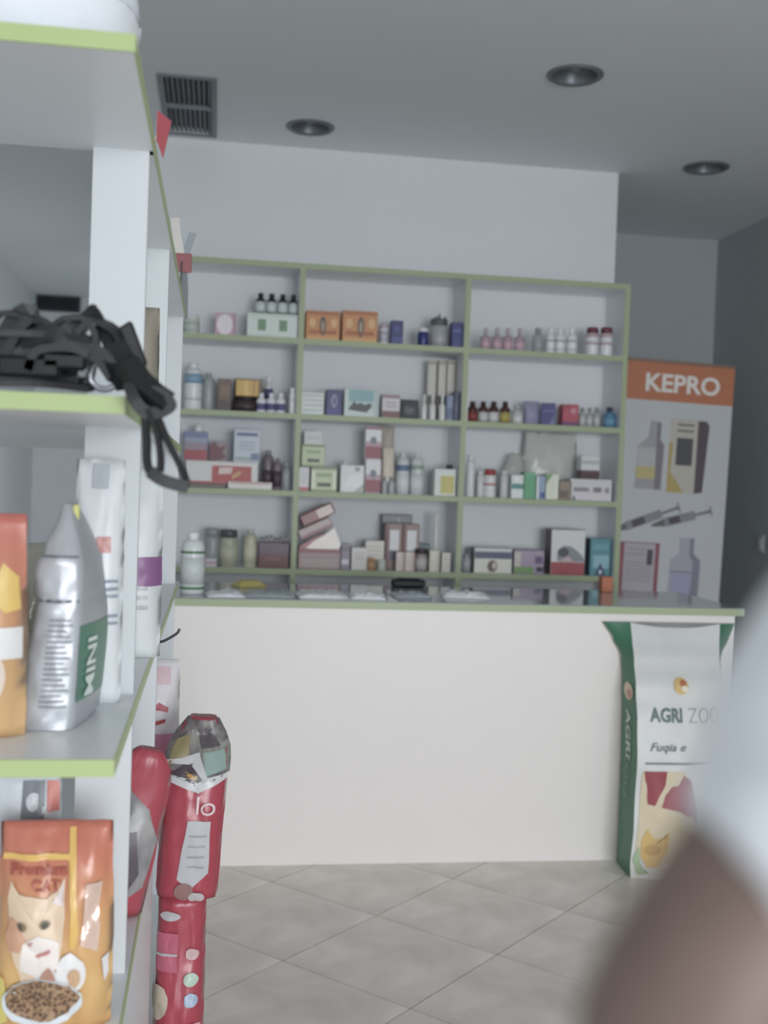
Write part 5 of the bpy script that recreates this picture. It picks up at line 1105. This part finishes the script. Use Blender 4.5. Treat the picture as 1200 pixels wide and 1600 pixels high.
for P, c2 in (([(-0.85, 0.74), (-0.8, 0.88), (-0.4, 0.92), (-0.3, 0.80)], (150, 136, 92)), ([(-0.2, 0.95), (0.3, 0.955), (0.7, 0.86), (0.1, 0.84)], (92, 84, 90)), ([(0.15, 0.82), (0.8, 0.84), (0.86, 0.74), (0.3, 0.70)], (140, 164, 156)), ([(-0.8, 0.70), (-0.25, 0.78), (0.1, 0.70), (0.0, 0.655)], (80, 66, 74)), ([(-0.35, 0.72), (0.05, 0.70), (0.0, 0.68), (-0.3, 0.69)], (196, 150, 70))):
    ink('animal_picture', s, P, M(c2, 0.35), t, 0.0045, 4, 4)
ink('white_border', s, [(-0.92, 0.67), (0.1, 0.61), (0.92, 0.69), (0.92, 0.725), (0.1, 0.65), (-0.92, 0.71)], M((206, 204, 206), 0.35), t, 0.0045, 3, 6)
ink('white_border', s, [(-0.3, 0.80), (0.05, 0.82), (0.35, 0.69), (0.28, 0.67), (0.0, 0.79), (-0.9, 0.75), (-0.9, 0.77)], M((196, 194, 196), 0.35), t, 0.006, 3, 6)
lettering('lettering', s, 'lo', 0.36, 0.545, 0.10, (w / 2) / h, M((226, 196, 200), 0.4), t, -0.005, 0.005, width=0.56)
ink('grey_panel', s, [(-0.35, 0.12), (-0.15, 0.46), (0.55, 0.46), (0.6, 0.16), (0.1, 0.06)], M((188, 188, 192), 0.4), t, 0.003, 4, 4)
for k in range(4): ink('print_line', s, rect_pts(-0.05, 0.19 + 0.06 * k, 0.45, 0.2 + 0.06 * k), M((160, 160, 166), 0.4), t, 0.0045, 2, 3)
ink('dog_picture', s, disc_pts(-0.1, 0.05, 0.3, 0.05), M((150, 110, 104), 0.4), t, 0.0045, 3); ink('dog_picture', s, disc_pts(0.3, 0.02, 0.25, 0.03), M((190, 180, 180), 0.4), t, 0.0055, 3)

# ================================================================ PERSON: hand and sleeve close to the lens
SKIN = mottle('brown_skin', (114, 93, 84), (130, 105, 95), 60, 0.5, 0.1)
def skinned(name, chains, mat, parent=None, sub=2):
    """One continuous surface grown round a skeleton: chains of (point, radius) that share their first point by index."""
    vs, es, rad = [], [], []
    for ch in chains:
        prev = None
        for p, r in ch:
            if isinstance(p, int): prev = p; continue
            vs.append(p); rad.append(r); i = len(vs) - 1
            if prev is not None: es.append((prev, i))
            prev = i
    me = bpy.data.meshes.new(name); me.from_pydata(vs, es, [])
    o = bpy.data.objects.new(name, me); COL.objects.link(o)
    sk = o.modifiers.new('skin', 'SKIN'); sk.use_smooth_shade = True
    sb = o.modifiers.new('sub', 'SUBSURF'); sb.levels = sub; sb.render_levels = sub
    for i, v in enumerate(me.skin_vertices[0].data):
        r = rad[i]; v.radius = r if isinstance(r, tuple) else (r, r); v.use_root = (i == 0)
    bpy.context.view_layer.update()
    nm = bpy.data.meshes.new_from_object(o.evaluated_get(bpy.context.evaluated_depsgraph_get()))
    nm.name = name
    bpy.data.objects.remove(o)
    for p in nm.polygons: p.use_smooth = True
    nm.materials.clear()
    return link(name, nm, mat, parent)
# elbow (off frame) -> wrist -> palm, then five curled fingers
ARM = [((0.2705,0.3056,1.5662), 0.040), ((0.1816,0.2501,1.4443), 0.034), ((0.1438,0.2313,1.3967), 0.029), ((0.1283,0.2312,1.381), 0.031), ((0.1167,0.2326,1.3677), (0.040, 0.030)), ((0.117,0.2317,1.3349), (0.040, 0.025))]
hand = skinned('person', [ARM,
    [(4, 0), ((0.0945,0.2232,1.3448), 0.0120), ((0.0848,0.2141,1.3277), 0.0100), ((0.0862,0.2074,1.3139), 0.0085)],
    [(5, 0), ((0.1019,0.233,1.3), 0.0098), ((0.096,0.2232,1.2766), 0.0088), ((0.0981,0.2077,1.2761), 0.0075)],
    [(5, 0), ((0.1185,0.2354,1.2928), 0.0100), ((0.1135,0.2253,1.2647), 0.0090), ((0.1113,0.2084,1.2648), 0.0078)],
    [(5, 0), ((0.1347,0.2379,1.2913), 0.0096), ((0.1305,0.2278,1.2654), 0.0086), ((0.1254,0.2113,1.2648), 0.0074)],
    [(5, 0), ((0.1481,0.2381,1.2964), 0.0086), ((0.1464,0.2307,1.2749), 0.0076), ((0.1414,0.2182,1.2711), 0.0066)]], SKIN)
tag(hand, 'person with brown hand and white sleeve, blurred in the lower right corner', 'person')
sl_pts = [Vector(p) for p in ((0.2705,0.3056,1.5662), (0.2066,0.2618,1.4584), (0.1603,0.2343,1.413), (0.1451,0.2308,1.3866), (0.1332,0.2299,1.3616))]
bm = bmesh.new()
sp = smooth_pts(sl_pts, 6); nn = len(sp)
rings = []
LAT = (Vector(CAM_RIGHT) * 0.9 - Vector(CAM_UP) * 0.43).normalized()
for layer, dr in ((0, 0.0), (1, -0.003)):
    for i, p in (list(enumerate(sp)) if layer == 0 else list(enumerate(sp))[::-1][:4]):
        tn = (sp[min(i + 1, nn - 1)] - sp[max(i - 1, 0)]).normalized()
        a = tn.cross(Vector((0, 1, 0))).normalized(); b = tn.cross(a).normalized()
        f = i / (nn - 1); r = 0.052 + (0.0385 - 0.052) * f + dr - (0.004 if f > 0.97 and layer == 0 else 0)
        rings.append([bm.verts.new(p + (a * math.cos(2 * PI * k / 28) + b * math.sin(2 * PI * k / 28)) * (r + 0.0016 * noise.noise(Vector((k * 0.5, i * 0.6, 0)))) + tn * 0.021 * max(0, (f - 0.5) * 2) * (a * math.cos(2 * PI * k / 28) + b * math.sin(2 * PI * k / 28)).dot(LAT)) for k in range(28)])
for q0, q1 in zip(rings, rings[1:]):
    for k in range(28): bm.faces.new((q0[k], q0[(k + 1) % 28], q1[(k + 1) % 28], q1[k]))
obj('sleeve', bm, M((232, 236, 242), 0.8, var=0.03, bump=0.2, scale=120), hand, True)
